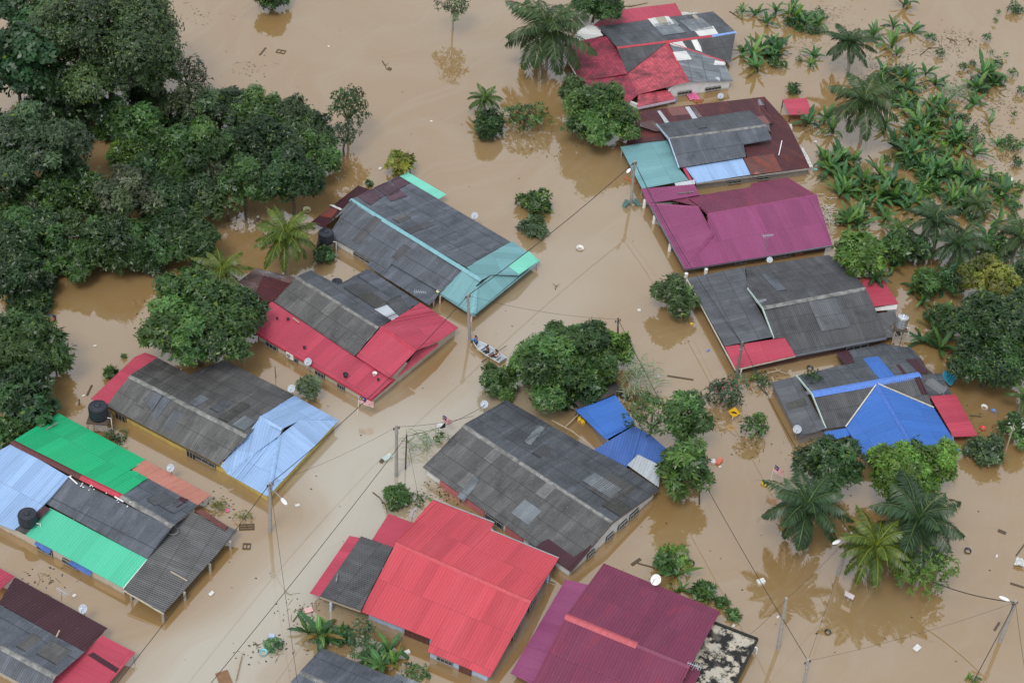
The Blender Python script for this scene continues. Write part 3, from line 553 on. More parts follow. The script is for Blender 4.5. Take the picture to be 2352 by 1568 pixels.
    h.sheet('front_slope', '85,-82,2.3 475,150,2.3 310,340,1.75 240,405,1.6 95,516,1.05 0,478,1.05 -180,380,1.05 -130,40,1.9', M_LBLUE, label='pale blue left section'); h.sheet('front_slope', '478,150,2.4 1190,494,2.4 1015,716,1.5 322,336,1.6', A3, 'sine'); h.sheet('lean_to_roof', '345,362,1.55 1015,716,1.45 850,916,.98 170,545,.98', M_MINT, label='mint green front lean-to')
    h.sheet('carport_roof', '1180,500,1.6 1330,395,1.5 1640,520,1.0 1128,1088,.95 855,926,1.45 965,782,1.5', A4, 'sine', run=1); h.sheet('patch_sheet', '1345,385,1.5 1385,370,1.45 1572,490,1.15 1545,516,1.15', M_RUST, run=0, lift=.1, cover=False)
    h.sheet('patch_sheet', '300,345,1.8 345,368,1.75 270,440,1.4 240,405,1.5', M_DMAR, lift=.1, cover=False); h.sheet('tank_platform', '95,505,1.05 230,400,1.3 280,440,1.3 172,545,1.0', A4, 'flat', lift=.12, cover=False); h.sheet('patch_sheet', '1180,345,1.9 1245,285,1.6 1300,305,1.6 1225,366,1.9', M_DMAR, lift=.1, cover=False)
    h.cap('85,-92,2.4', '560,150,2.4', plain('dark_red_cap', (.1, .025, .025)), .28); h.cap('560,150,2.4', '838,284,2.4', plain('crimson_cap', ()), .28); h.cap('838,284,2.4', '1192,492,2.4', CAPG, .26)
    h.walls('85,-95,1 400,-290,1 1000,30,1 1366,346,1 855,926,1 95,520,1 -180,380,1', W_CREAM, .5); h.posts('1120,1085,.95 1270,940,.98 1445,745,1.0 1585,590,1.0 900,940,1', CONC, .1); h.edge('855,926,1.4 1128,1088,.95', plain('cream_trim', ())); h.edge('850,918,.98 1015,718,1.45', WHITE, .06, .1, 0)
    for q in ('235,612,.62 250,594,.8 356,650,.8 335,682,.62', '468,745,.62 490,724,.8 638,796,.8 616,832,.62'): h.sheet('window_awning', q, M_BLUE2, period=.2, cover=False)
    h.opening('window', 4, .42, .56, .15, .6, GLASS, 3); h.opening('window', 4, .66, .8, .15, .6, GLASS, 3)
    # ---- dark maroon house in the bottom left corner
    h = HH('flooded_house', 'dark maroon and grey roofed house with a crimson carport at the bottom left', 'I', (250, 1300))
    h.sheet('back_slope', '102,838,1.15 740,1190,1.15 580,1352,1.85 -10,1020,1.85', M_DMAR); h.sheet('side_roof', '-160,690,1.0 104,835,1.15 -10,938,1.6 -200,830,1.6', M_PINK); h.sheet('upper_slope', '-30,1014,1.9 582,1356,1.9 386,1526,2.4 -80,1268,2.4', A3, 'sine')
    h.sheet('front_slope', '-80,1272,2.4 386,1528,2.4 290,1650,1.6 -120,1430,1.6', A3, 'sine'); h.cap('-80,1270,2.4', '386,1526,2.4', CAPG, .24)
    h.sheet('carport_roof', '700,1240,1.25 932,1358,.98 690,1640,.95 330,1620,1.4 384,1530,1.6 582,1360,1.55', M_PINK, run=0); h.sheet('patch_sheet', '605,1375,1.3 640,1355,1.3 820,1468,1.05 800,1495,1.05', M_DMAR, run=0, lift=.08, cover=False)
    h.walls('102,838,1 740,1190,1 290,1650,1 -120,1430,1 -10,1020,1', W_CREAM, .5); h.posts('920,1365,.95 720,1580,.95', STEEL, .05)
    # ---- big black house in the centre
    h = HH('flooded_house', 'big black fibre roofed house with white gable wall, in the middle of the village', 'K', (100, 200))
    h.sheet('back_slope', '-334,-207,2.1 -40,-380,1.1 560,-38,1.1 752,62,1.1 1016,235,1.05 692,463,2.1', A1, 'sine'); h.sheet('front_slope', '-334,-203,2.1 690,467,2.1 402,802,1.0 -614,85,1.0', A2, 'sine')
    h.sheet('eave_patch', '215,592,1.3 252,576,1.35 428,702,1.35 548,620,1.65 528,658,1.5 404,804,1.05 165,632,1.1', M_DMAR, 'sine', lift=.06, cover=False); h.sheet('patch_sheet', '80,-90,1.5 130,-70,1.5 228,-185,1.3 182,-207,1.3', AP, 'sine', lift=.06, cover=False)
    h.sheet('patch_sheet', '-380,285,1.3 -260,145,1.6 -220,170,1.6 -330,320,1.3', AP, 'sine', lift=.05, cover=False); h.cap('-334,-205,2.1', '692,464,2.1', CAPG, .24)
    h.walls('-334,-207,1 -40,-380,1 1016,235,1 402,802,1 -614,85,1', W_WHITE, .55); 
    for a, b in ((.2, .3), (.34, .44), (.5, .58), (.72, .8)): h.opening('window', 2, a, b, .15, .65, GLASS, 3)
    for a, b in ((.15, .27), (.45, .57)): h.opening('window', 3, a, b, .1, .65, GLASS, 3)
    for a, b in ((.31, .43), (.58, .72), (.75, .9)): h.opening('wall_panel', 3, a, b, -.3, .66, W_PINK)
    h.edge('1016,237,1.0 692,466,2.0 404,804,.98', plain('brown_barge', (.2, .15, .12)), .06, .14, .04, 'barge_board')
    h.edge('275,-240,.95 415,-165,.95 540,-62,.95', plain('pale_timber', ()), .07, .08, 0, 'gutter')
    # ---- blue outbuildings behind it
    h = HH('outbuilding', 'blue roofed outbuilding with a collapsed dark shed roof under the trees', 'G', (700, 1350), 'shed')
    h.sheet('roof', '436,1256,1.0 470,1245,1.02 715,1156,1.2 850,1350,1.2 650,1462,1.0', M_BLUE, label='upper cobalt roof'); h.sheet('roof', '565,1530,.95 840,1365,1.05 955,1428,1.1 1078,1535,1.0 1010,1650,.9 860,1572,.9 790,1648,.85', M_BLUE2, label='lower worn blue roof'); h.sheet('zinc_sheet_roof', '795,1635,.95 868,1562,1.05 1032,1642,1.0 1010,1788,.9', M_ZINC)
    h.sheet('collapsed_roof', '430,1208,.8 590,1010,.9 690,1030,.9 762,1122,.9 640,1175,.95 470,1250,.9', fibre_roof('rotten_fibre_roof', (.04, .037, .033), lichen=.6), 'sine'); h.posts('445,1262,.95 655,1455,.95 700,1180,1 840,1345,1 580,1530,.9 1000,1770,.85', WOOD, .06); h.walls('470,1260,1 700,1170,1 1040,1560,1 1000,1750,1 640,1500,1', W_GREY, .9)
    # ---- coral red house
    h = HH('flooded_house', 'large bright coral red roofed house with pale blue walls', 'J', (1300, 900))
    h.sheet('back_slope', '965,605,2.7 1220,304,1.55 1642,466,1.55 1615,516,1.6 1790,590,1.6 2086,710,1.5 1896,1010,2.7', M_RED); h.sheet('front_slope', '965,607,2.7 1896,1012,2.7 1612,1531,1.1 1182,1352,1.1 1210,1268,1.3 722,1076,1.35', M_RED)
    h.sheet('side_strip_roof', '650,545,.98 726,560,1.12 442,970,1.12 370,950,.95', M_PINK, run=0); h.sheet('side_roof', '725,558,1.2 942,634,1.6 720,1070,1.6 440,972,1.15', A4, 'sine', run=0); h.sheet('back_lean_to', '915,400,1.1 1088,466,1.45 945,640,1.45 800,582,1.1', M_PINK, run=0)
    h.cap('965,606,2.7', '1896,1011,2.7', plain('coral_cap', (.52, .07, .09)), .2); h.walls('1220,304,1 2086,710,1 1612,1531,1 1182,1352,1 1210,1268,1 740,1080,1', W_BLUE, .6)
    h.opening('door', 4, .1, .45, -.3, .75, plain('brown_shutter', (.1, .04, .03)), 5, plain('maroon_bars', (.16, .05, .05))); h.opening('door', 2, .28, .5, -.3, .75, plain('brown_shutter', ())); h.opening('window', 2, .62, .9, .3, .7, GLASS, 4); h.opening('window', 1, .3, .4, .1, .7, GLASS, 3); h.opening('window', 1, .55, .65, .1, .7, GLASS, 3)
    h.posts('516,1010,1.0 2015,800,1.3', plain('pale_blue_post', (.5, .6, .75)), .1); h.edge('440,972,1.1 720,1070,1.5', plain('pale_timber', ())); h.edge('1220,302,1.55 1642,464,1.55', STEEL, .1, .12, .02, 'gutter'); h.edge('1615,514,1.6 2086,708,1.5', STEEL, .1, .12, .02, 'gutter')
    # ---- plum house and its concrete roof
    h = HH('flooded_house', 'large plum roofed house with pink ridge strip and stained concrete flat roof', 'K', (700, 1300))
    h.sheet('side_roof', '370,853,1.05 522,890,1.5 140,1580,1.5 -10,1500,1.0', M_MAG, run=0); h.sheet('back_slope', '370,1105,2.9 632,743,1.65 1436,1075,1.65 1226,1455,2.9', M_PURP); h.sheet('front_slope', '370,1108,2.9 1226,1457,2.9 965,1985,1.5 110,1640,1.5', M_PURP)
    h.cap('370,1106,2.9', '862,1308,2.9', plain('faded_red_cap', (.46, .085, .105)), .32); h.cap('862,1308,2.9', '1226,1456,2.9', plain('plum_cap', (.19, .035, .08)), .2); h.sheet('corner_roof', '1240,1420,1.6 1300,1492,1.4 1265,1568,1.3 1170,1590,1.4', M_PURP, run=0)
    mt, nt, b = newmat('mossy_concrete_slab'); g = NN(nt, 'ShaderNodeNewGeometry'); pos = g.outputs['Position']
    k1 = ramp(nt, noise(nt, pos, .95, 7, .7), .46, .53); k2 = ramp(nt, noise(nt, pos, .3, 3), .3, .5)
    nt.links.new(mixc(nt, math_n(nt, 'MULTIPLY', k1, k2), mixc(nt, ramp(nt, noise(nt, pos, 1.5, 5), .4, .7), (.52, .46, .36), (.40, .38, .33)), (.018, .018, .017)), b.inputs['Base Color']); b.inputs['Roughness'].default_value = .9
    s = MB(); c = ptlist('K', '1390,1155,1.0 1690,1270,1.0 1440,1760,1.0 1130,1640,1.0'); s.poly(c, .25); s.build('concrete_roof', mt, h.t); e = MB()
    for a, b_ in zip(c[:2], c[1:3]): e.bar(a+Vector((0, 0, .05)), b_+Vector((0, 0, .05)), .18, .2)
    e.build('parapet', plain('black_moss', (.025, .026, .022), .95), h.t); pw = MB(); dp = ptlist('K', '1668,1318,1.0 1686,1325,1.0 1688,1335,.85 1682,1368,.1'); pw.tube(dp, .06); pw.build('drain_pipe', WHITE, h.t)
    h.walls('632,743,1 1436,1075,1 965,1985,1 110,1640,1', W_CREAM, .6, label=None); cw = inset_poly(c, .3); w = MB()
    for a, b_ in zip(cw, cw[1:]+cw[:1]): w.bar(a+Vector((0, 0, .3)), b_+Vector((0, 0, .3)), .15, .9)
    w.build('wall', W_GREY, h.t)
    # ---- grey roof at the bottom edge
    h = HH('flooded_house', 'small grey fibre roofed house cut by the bottom edge, beside banana plants', 'J', (600, 1560))
    h.sheet('back_slope', '300,1495,1.75 455,1328,1.0 1010,1556,1.0 900,1760,1.75', A3, 'sine'); h.sheet('front_slope', '300,1497,1.75 900,1762,1.75 700,1900,1.0 120,1700,1.0', A3, 'sine'); h.sheet('side_roof', '960,1500,.9 1140,1570,.9 1080,1640,1.0 930,1570,1.0', AP, 'sine'); h.cap('300,1496,1.75', '900,1761,1.75', CAPG, .24); h.walls('455,1328,1 1010,1556,1 700,1900,1 120,1700,1', W_CREAM, .5)
houses()
OLD = [(A1, 'sine'), (A2, 'sine'), (A3, 'sine'), (A4, 'sine'), (fibre_roof('greyer_fibre_roof', (.115, .12, .128), lichen=.5), 'sine'), (fibre_roof('mossy_fibre_roof', (.05, .052, .045), lichen=.7), 'sine')]
for i, n in ((0, 4), (1, 1), (3, 4), (4, 3), (6, 4), (7, 2), (8, 4), (9, 2), (10, 2), (11, 5), (15, 1)): ALL[i].mend(n, OLD+([(AP, 'sine')] if i in (6, 11, 0) else []), i+3)

# ------------------------------------------------------------------ labels of look-alikes: where each one stands
MARKS = [('the small red shed roof', 1830, 243), ('the cobalt blue gable', 2075, 960), ('the crimson lean-to roof', 745, 800), ('the coral red roof', 1050, 1330),
 ('the plum roof', 1420, 1440), ('the mossy concrete roof', 1665, 1500), ('the mint green roof', 200, 1255), ('the emerald green roof', 180, 1035), ('the pale blue porch roof', 650, 1010),
 ('the teal porch roof', 1130, 625), ('the wooden boat', 1125, 805), ('the mauve hipped roof', 1700, 520), ('the teal carport roof', 1510, 380), ('the red tiled roof', 1390, 160),
 ('the wide black roof', 1830, 700), ('the round mango tree', 460, 745), ('the steel water tank', 2072, 740), ('the big drooping coconut palm', 1985, 235), ('the dark coconut palm at plantation top', 1950, 105),
 ('the yellowish coconut palm', 2010, 1260), ('the big black centre roof', 1250, 1060), ('the yellow road sign', 1687, 947), ('the huge fine-leaved tree', 240, 100), ('the salmon pink lean-to', 400, 1100), ('the dark maroon roof', 120, 1390),
 ('the rusty maroon roof', 1800, 330), ('the blue outbuilding roof', 1395, 955), ('the tall palm by the red tiled roof', 1258, 63), ('the dark big tree at right', 2290, 800)]
_lab = {}; _ent = []
def spot(o, desc, wq):
    """remember a look-alike; its label is written once all are standing"""
    _ent.append((o, desc, wq))
def write_labels():
    order = {}
    for o, desc, q in _ent:
        nm, mx, my = min(MARKS, key=lambda k: math.hypot(k[1]-q[0], k[2]-q[1])); dx, dy = q[0]-mx, q[1]-my
        side = ('right of' if dx > 0 else 'left of') if abs(dx) > abs(dy) else ('below' if dy > 0 else 'above')
        order.setdefault(f'{desc} {side} {nm}', []).append((math.hypot(dx, dy), o))
    words = ['nearest to it', 'second nearest', 'third nearest', 'fourth nearest', 'fifth nearest', 'sixth nearest', 'seventh nearest', 'eighth nearest', 'ninth nearest', 'tenth nearest', 'eleventh nearest', 'twelfth nearest', 'thirteenth nearest']+[f'{w} nearest' for w in 'fourteenth fifteenth sixteenth seventeenth eighteenth nineteenth twentieth twenty-first twenty-second twenty-third twenty-fourth twenty-fifth'.split()]
    for lab, L in order.items():
        L.sort(key=lambda t: t[0])
        for i, (d, o) in enumerate(L): o['label'] = lab if len(L) == 1 else lab+', '+words[min(i, 24)]

# ------------------------------------------------------------------ foliage
def unit(v): return v/np.maximum(np.linalg.norm(v, axis=-1, keepdims=True), 1e-9)
def leaf_quads(base, axis, nrm, L, W, colr, droop=.15):
    """one folded rhombic leaf per row"""
    side = unit(np.cross(axis, nrm)); nn = np.cross(side, axis)
    L = L[:, None]; W = W[:, None]
    v0 = base; v2 = base+axis*L-nn*L*droop; v1 = base+axis*L*.45+side*W*.5-nn*W*.12; v3 = base+axis*L*.45-side*W*.5-nn*W*.12
    V = np.stack([v0, v1, v2, v3], 1).reshape(-1, 3); C = np.repeat(colr, 4, 0)
    return V, C
def quads_object(name, V, C, mat, parent=None, loc=None):
    n = len(V)//4; me = bpy.data.meshes.new(name); o0 = parent_world(parent) if parent is not None else Vector(loc or (0, 0, 0))
    V = V-np.array(o0)
    me.vertices.add(len(V)); me.vertices.foreach_set('co', V.astype(np.float32).ravel())
    me.loops.add(len(V)); me.loops.foreach_set('vertex_index', np.arange(len(V), dtype=np.int32))
    me.polygons.add(n); me.polygons.foreach_set('loop_start', np.arange(0, 4*n, 4, dtype=np.int32))
    me.update(calc_edges=True)
    a = me.color_attributes.new('Col', 'FLOAT_COLOR', 'POINT'); cc = np.ones((len(V), 4), np.float32); cc[:, :3] = C; a.data.foreach_set('color', cc.ravel())
    me.materials.append(mat); me.validate()
    o = link(bpy.data.objects.new(name, me), parent)
    if parent is None: o.location = o0
    return o
def crown_points(c, rx, ry, rz, lobes, dens, seed, zmin=-.45, fill=.25, rough=.5):
    """leaf bases on the outside of a heap of unequal lobes, with the outward direction and the lobe of each"""
    g = np.random.default_rng(seed); Lc = []; Lr = []
    mean = (rx*ry*rz)**(1/3)
    for i in range(lobes):
        z = zmin+(1-zmin)*((i+.5)/lobes); ph = i*2.39996+g.uniform(-.4, .4); r = math.sqrt(max(0, 1-z*z)); k = g.uniform(.45, .92); z += g.uniform(-.12, .12)
        Lc.append((c[0]+rx*r*math.cos(ph)*k, c[1]+ry*r*math.sin(ph)*k, c[2]+rz*z*k)); Lr.append(mean*g.uniform(.2, .5)*(8/max(lobes, 8))**.28*1.15)
    Lc.append(tuple(c)); Lr.append(mean*.55)
    Lc = np.array(Lc); Lr = np.array(Lr); pts = []; nr = []; lb = []
    for i in range(len(Lc)):
        n = int(4*math.pi*Lr[i]**2*dens*.8)
        d = unit(g.normal(size=(n, 3))); d = d[d[:, 2] > -.75]; n = len(d)
        shoot = (np.sin(d[:, 0]*7+i)*np.sin(d[:, 1]*7.7+2*i)*np.sin(d[:, 2]*6.5-i) > .36)*g.uniform(0, .5, n)       # longer shoots stand out of the lobe
        dep = shoot+np.where(g.random(n) < fill, g.uniform(.55, .95, n), g.uniform(.88, 1.1, n)+rough*.12*g.standard_normal(n))
        p = Lc[i]+d*(Lr[i]*dep)[:, None]*np.array([1, 1, .85])
        dist = np.linalg.norm((p[:, None]-Lc[None])/Lr[None, :, None], axis=2); dist[:, i] = 9
        keep = dist.min(1) > .82
        pts.append(p[keep]); nr.append(d[keep]); lb.append(np.full(keep.sum(), i))
    return np.concatenate(pts), np.concatenate(nr), np.concatenate(lb), Lc, Lr
def crown(name, parent, loc, c, rx, ry, rz, cols, leaf=.34, width=.42, dens=14, lobes=22, per=4, seed=1, fill=.25, droop=.15, upb=.5, zmin=-.45, yellow=.06, sparse=1.0, mat=None, spread=.75, wc=(.15, .22, .03)):
    g = np.random.default_rng(seed+1000)
    p, n, lb, Lc, Lr = crown_points(c, rx, ry, rz, lobes, dens*sparse*(.34/leaf)**1.5, seed, zmin, fill)
    big = np.ones(len(p))
    if sparse > .9:                                         # larger shaded leaves deeper inside the heap
        i = g.random(len(p)) < .45; ctr = Lc[lb[i]]; p = np.concatenate([p, ctr+(p[i]-ctr)*g.uniform(.62, .85, (i.sum(), 1))]); n = np.concatenate([n, n[i]]); lb = np.concatenate([lb, lb[i]]); big = np.concatenate([big, np.full(i.sum(), 1.9 if leaf < .45 else 1.1)])
    k = p[:, 2] > .05; p, n, lb, big = p[k], n[k], lb[k], big[k]; N = len(p)
    base = np.repeat(p, per, 0); nn = np.repeat(unit(n*.8+np.array([0, 0, upb])+.27*g.normal(size=(N, 3))), per, 0)
    t = unit(np.cross(nn, g.normal(size=nn.shape))); ax = unit(t*spread+nn*(1-spread)*.9)
    L = leaf*g.uniform(.6, 1.25, len(base))*np.repeat(big, per); cols = np.array(cols)
    tone = np.where(g.random(len(Lc)) < .22, g.uniform(1.4, 1.9, len(Lc)), g.uniform(.68, 1.2, len(Lc))); mixv = g.random(len(Lc))
    cb = cols[g.integers(0, len(cols), N)]*.6+cols[(mixv[lb]*len(cols)).astype(int)]*.4
    cb = np.repeat(cb*tone[lb][:, None], per, 0)*g.uniform(.8, 1.22, (len(base), 1))
    y = g.random(len(base)) < yellow; cb[y] = np.array(wc)*g.uniform(.7, 1.2, (y.sum(), 1))
    V, C = leaf_quads(base, ax, nn, L, L*width, cb, droop)
    return quads_object(name, V, np.clip(C, 0, 1), mat or LEAF, parent, loc), Lc, Lr
def limbs(parent, b, Lc, r0, mat, seed=0, name='trunk', many=9):
    g = random.Random(seed); mb = MB(); b = Vector(b); ctr = Vector(Lc[-1]); fork = b.lerp(ctr, .55); 
    mb.tube([b-Vector((0, 0, .8)), b.lerp(fork, .5)+Vector((g.uniform(-.15, .15), g.uniform(-.15, .15), 0)), fork], [r0, r0*.85, r0*.7], 8)
    for i in list(range(len(Lc)-1))[::max(1, len(Lc)//many)]:
        e = Vector(Lc[i]); md = fork.lerp(e, .5)+Vector((g.uniform(-.3, .3), g.uniform(-.3, .3), g.uniform(0, .4)))
        mb.tube([fork, md, e+(e-md)*.25], [r0*.5, r0*.3, r0*.08], 6)
    return mb.build(name, mat, parent)
GREENS = {'deep': [(.026, .076, .020), (.036, .094, .024), (.020, .062, .020)], 'mid': [(.044, .120, .026), (.060, .140, .030), (.034, .100, .026)], 'bright': [(.072, .18, .024), (.10, .21, .028), (.05, .145, .022)],
 'grey': [(.050, .108, .044), (.062, .122, .050), (.040, .092, .038)], 'olive': [(.052, .112, .034), (.044, .098, .030), (.066, .126, .040)], 'brown': [(.058, .088, .038), (.068, .094, .044), (.044, .084, .032)],
 'teak': [(.028, .105, .034), (.040, .125, .042), (.034, .112, .026), (.024, .080, .030)], 'yellow': [(.12, .16, .02), (.15, .175, .024), (.085, .145, .024)], 'pale': [(.09, .16, .08), (.075, .14, .065), (.115, .175, .09)], 'mango': [(.032, .096, .024), (.044, .118, .026), (.066, .15, .028)]}
_seed = [100]
def tree(name, label, x, y, rpx, kind, ypx=None, zc=None, leaf=.3, lobes=22, group=None, cat='tree', trunk=True, bark=None, seed=None, lift=0, shade=1.08, **kw):
    """a crown centred on (x, y) of the photo; rpx its half width there"""
    _seed[0] += 1; sd_ = seed or _seed[0]
    d = FPX/scale_at(P(x, y, 2)); s = FPX/d; r = rpx/s; el = math.asin(-ray(x, y).z)
    vy = (ypx or rpx*.85)/s; rz = math.sqrt(max((vy**2-(r*math.sin(el))**2), (.45*r*math.cos(el))**2))/math.cos(el)
    zc = (zc if zc is not None else rz*.75)+lift
    c = P(x, y, zc); b = Vector((c.x, c.y, 0))
    if trunk:
        t = thing(name, label, cat, b, group)
        o, Lc, Lr = crown('crown', t, None, c, r, r, rz, [(c_[0]*shade*1.12, c_[1]*shade*.92, c_[2]*shade*1.05) for c_ in GREENS[kind]], leaf=leaf, lobes=lobes, seed=sd_, **kw)
        limbs(t, b, Lc, .05+r*.045, bark or BARK, sd_)
    else:
        t, Lc, Lr = crown(name, None, b, c, r, r, rz, [(c_[0]*shade*1.12, c_[1]*shade*.92, c_[2]*shade*1.05) for c_ in GREENS[kind]], leaf=leaf, lobes=lobes, seed=sd_, **kw); tag(t, label, cat, group)
    return t

def forest():
    G = 'trees of the flooded wood'
    hg = random.Random(4)
    def T(label, x, y, r, kind, **k):
        k.setdefault('lift', hg.choice((0, 0, .8, 1.6, 2.6))); k.setdefault('shade', hg.uniform(.72, 1.08)); k.setdefault('yellow', hg.choice((.01, .02, .05)))
        return tree('broadleaf_tree', label, x, y, r, kind, group=G, **k)
    T('huge fine-leaved tree with rounded crown at the top of the wood', 244, 98, 158, 'olive', ypx=150, zc=7.6, leaf=.26, lobes=30, dens=12, width=.5)
    T('big-leaved tree at the left edge beside the huge fine-leaved tree', 35, 150, 88, 'teak', ypx=92, zc=6, leaf=.5, width=.7, lobes=22, per=3, dens=13, droop=.35, yellow=.01)
    T('dark big-leaved tree in the top left corner', 60, 22, 90, 'teak', ypx=60, zc=7, leaf=.48, width=.7, lobes=14, per=3, dens=11, droop=.3)
    T('olive tree crown low on the right of the huge fine-leaved tree', 352, 150, 58, 'olive', ypx=70, zc=5, leaf=.26, width=.5, lobes=12, dens=10)
    T('purplish brown sparse tree right of the huge fine-leaved tree', 430, 172, 44, 'brown', ypx=45, zc=3, leaf=.32, lobes=10, sparse=.6)
    T('dark tree low below the huge fine-leaved tree', 250, 262, 45, 'deep', ypx=45, zc=2, lobes=10)
    T('dark tree below the big-leaved tree at the left edge', 105, 245, 50, 'deep', ypx=40, zc=2.5, lobes=10)
    for i, (x, y, r, k, lab, kw) in enumerate([
        (318, 300, 72, 'mango', 'bright leaved tree at the left end of the middle wood', {}), (412, 262, 66, 'deep', 'dark tree behind the left end of the middle wood', {}), (500, 255, 72, 'grey', 'greyish tree at the back of the middle wood', dict(leaf=.3)),
        (590, 262, 70, 'mid', 'mid green tree at the far right back of the middle wood', {}), (672, 280, 66, 'olive', 'olive tree on the right of the middle wood top', {}), (700, 345, 70, 'mid', 'mid green tree at the right end of the middle wood', {}),
        (600, 340, 78, 'deep', 'dark dense tree in the heart of the middle wood', {}), (672, 410, 70, 'deep', 'dark tree at the lower right of the middle wood', {}), (560, 418, 62, 'mid', 'mid green tree at the lower front of the middle wood', {}),
        (455, 335, 72, 'mango', 'glossy leaved tree in the left half of the middle wood', {}), (300, 355, 52, 'bright', 'bright green tree low at the left of the middle wood', {}), (385, 340, 55, 'mid', 'mid green tree between glossy and bright trees of the middle wood', {}),
        (480, 395, 58, 'pale', 'pale grey-green tree with bare white branches in front of the wood', dict(sparse=.45, bark=PALEBARK)), (525, 455, 48, 'olive', 'thin olive tree hanging over the water below the middle wood', dict(sparse=.6)),
        (800, 245, 46, 'mid', 'slender green tree standing alone in the water right of the wood', dict(sparse=.55, ypx=50, zc=4)), (792, 308, 34, 'grey', 'small sparse tree below the slender green tree', dict(sparse=.5)),
        (92, 330, 100, 'grey', 'wide dome shaped grey-green tree at the left edge', dict(leaf=.28, lobes=24, zc=4.5)), (18, 420, 52, 'deep', 'dark tree at the left edge under the wide dome tree', {}), (80, 470, 60, 'brown', 'drooping brownish tree below the wide dome tree', dict(droop=.6, leaf=.42, width=.25)),
        (205, 455, 66, 'mango', 'glossy tree with yellow tips in the lower left wood', {}), (290, 450, 70, 'brown', 'brownish tree in the middle of the lower left wood', dict(leaf=.3)), (385, 465, 74, 'deep', 'dark tree in the right part of the lower left wood', {}),
        (440, 545, 70, 'mid', 'mid green tree at the right end of the lower left wood', {}), (350, 560, 72, 'deep', 'dark tree at the lower front of the left wood', {}), (255, 560, 80, 'mid', 'broad tree at the lower front of the left wood', {}),
        (60, 560, 88, 'deep', 'dense dark tree at the left edge above the clearing', dict(lobes=20)), (150, 520, 50, 'olive', 'olive tree between the dense dark tree and broad tree', {}), (75, 655, 52, 'deep', 'dark drooping tree low at the left edge', {}),
        (55, 790, 90, 'mango', 'big long-leaved mango tree at the left edge', dict(lobes=22, leaf=.42, width=.3)), (45, 890, 70, 'deep', 'dark tree under the big long-leaved mango tree', dict(leaf=.4, width=.3)), (128, 830, 30, 'mid', 'small side crown right of the long-leaved mango tree', {}),
        (80, 935, 48, 'teak', 'papaya like tree with broad lobed leaves behind the emerald roof', dict(leaf=.5, width=.8, zc=2)), (15, 990, 40, 'mid', 'small tree at the left edge behind the emerald roof', {}),
        (175, 300, 40, 'deep', 'dark tree in the gap right of the wide dome tree', {}), (150, 400, 58, 'deep', 'dark tree under the right side of the wide dome tree', {}), (30, 500, 60, 'mango', 'glossy tree at the left edge below the wide dome tree', {}), (115, 600, 56, 'mid', 'mid green tree right of the dense dark tree', {}), (25, 640, 50, 'deep', 'dark tree at the left edge below the dense dark tree', {}),
        (135, 195, 62, 'deep', 'dark tree between the big-leaved and fine-leaved trees', dict(zc=3)), (185, 235, 50, 'mid', 'mid green tree low left of the huge fine-leaved tree', {}), (335, 395, 46, 'deep', 'dark tree between middle wood and lower left wood', {}), (405, 402, 48, 'mango', 'glossy tree between middle wood and lower left wood', {}), (455, 425, 36, 'grey', 'greyish tree behind the pale tree with bare branches', {}), (120, 440, 52, 'mid', 'mid green tree below the wide dome tree', {}), (10, 300, 50, 'deep', 'dark tree at the left edge beside the wide dome tree', {}), (60, 700, 50, 'mid', 'mid green tree at the left edge above the long-leaved mango tree', {}), (540, 350, 60, 'grey', 'greyish crown in the middle of the middle wood', {}), (725, 300, 40, 'grey', 'greyish crown at the right top of the middle wood', {}),
        (330, 215, 46, 'deep', 'dark tree at the foot of the huge fine-leaved tree', {}), (440, 235, 50, 'brown', 'brownish tree behind the middle wood', dict(sparse=.8)), (738, 372, 42, 'mid', 'small crown at the far right of the middle wood', {}), (250, 300, 36, 'mid', 'small green crown at the left tip of the middle wood', {}), (470, 470, 40, 'olive', 'olive crown right of the lower left wood', {}), (620, 300, 60, 'mango', 'glossy tree in the upper heart of the middle wood', {}), (25, 900, 50, 'mango', 'glossy low tree at the left edge', {}), (180, 600, 50, 'mid', 'rounded tree at the left foot of the lower wood', {})]):
        T(lab, x, y, r, k, **kw)
    B = lambda lab, *a, **k: tree('broadleaf_tree', lab, *a, **k)
    B('round dense mango tree between the pale blue and crimson houses', 455, 745, 118, 'mango', ypx=108, zc=4.6, lobes=30, leaf=.36)
    B('darker tree behind the round mango tree beside the rusty roof', 560, 712, 46, 'deep', ypx=55, zc=3)
    B('large bushy tree beside the wooden boat', 1268, 835, 92, 'mango', ypx=88, zc=3.6, lobes=22, yellow=.04)
    B('spreading crown joining the bushy tree to the light green tree', 1368, 845, 50, 'mango', ypx=52, zc=2.2, yellow=.05); B('left shoulder crown of the bushy tree by the boat', 1224, 846, 42, 'mid', ypx=42, zc=1.8); B('upper crown of the clump above the bushy tree by the boat', 1305, 790, 50, 'mid', ypx=48, zc=3); B('low front crown between bushy tree and dark shed roof', 1345, 890, 40, 'deep', ypx=36, zc=1.3)
    B('dark tree behind the bushy tree by the boat', 1340, 785, 52, 'deep', ypx=52, zc=3.4); B('light green leafy tree right of the bushy tree by the boat', 1412, 803, 38, 'bright', ypx=50, zc=1.7, leaf=.3)
    B('low green tree at the left foot of the bushy tree by the boat', 1148, 875, 44, 'mid', ypx=40); B('low dark tree at the front foot of the bushy tree by the boat', 1290, 895, 46, 'deep', ypx=40)
    B('loose tree with light tufts behind the blue outbuilding', 1500, 955, 56, 'mid', ypx=52, sparse=.45, zc=3, lobes=26); B('tree with dense tufts right of the blue outbuilding', 1578, 965, 50, 'mid', ypx=62, zc=3.2, lobes=30); B('dark mango tree below the blue outbuilding', 1568, 1078, 62, 'mango', ypx=72, zc=2.8, leaf=.42, width=.3)
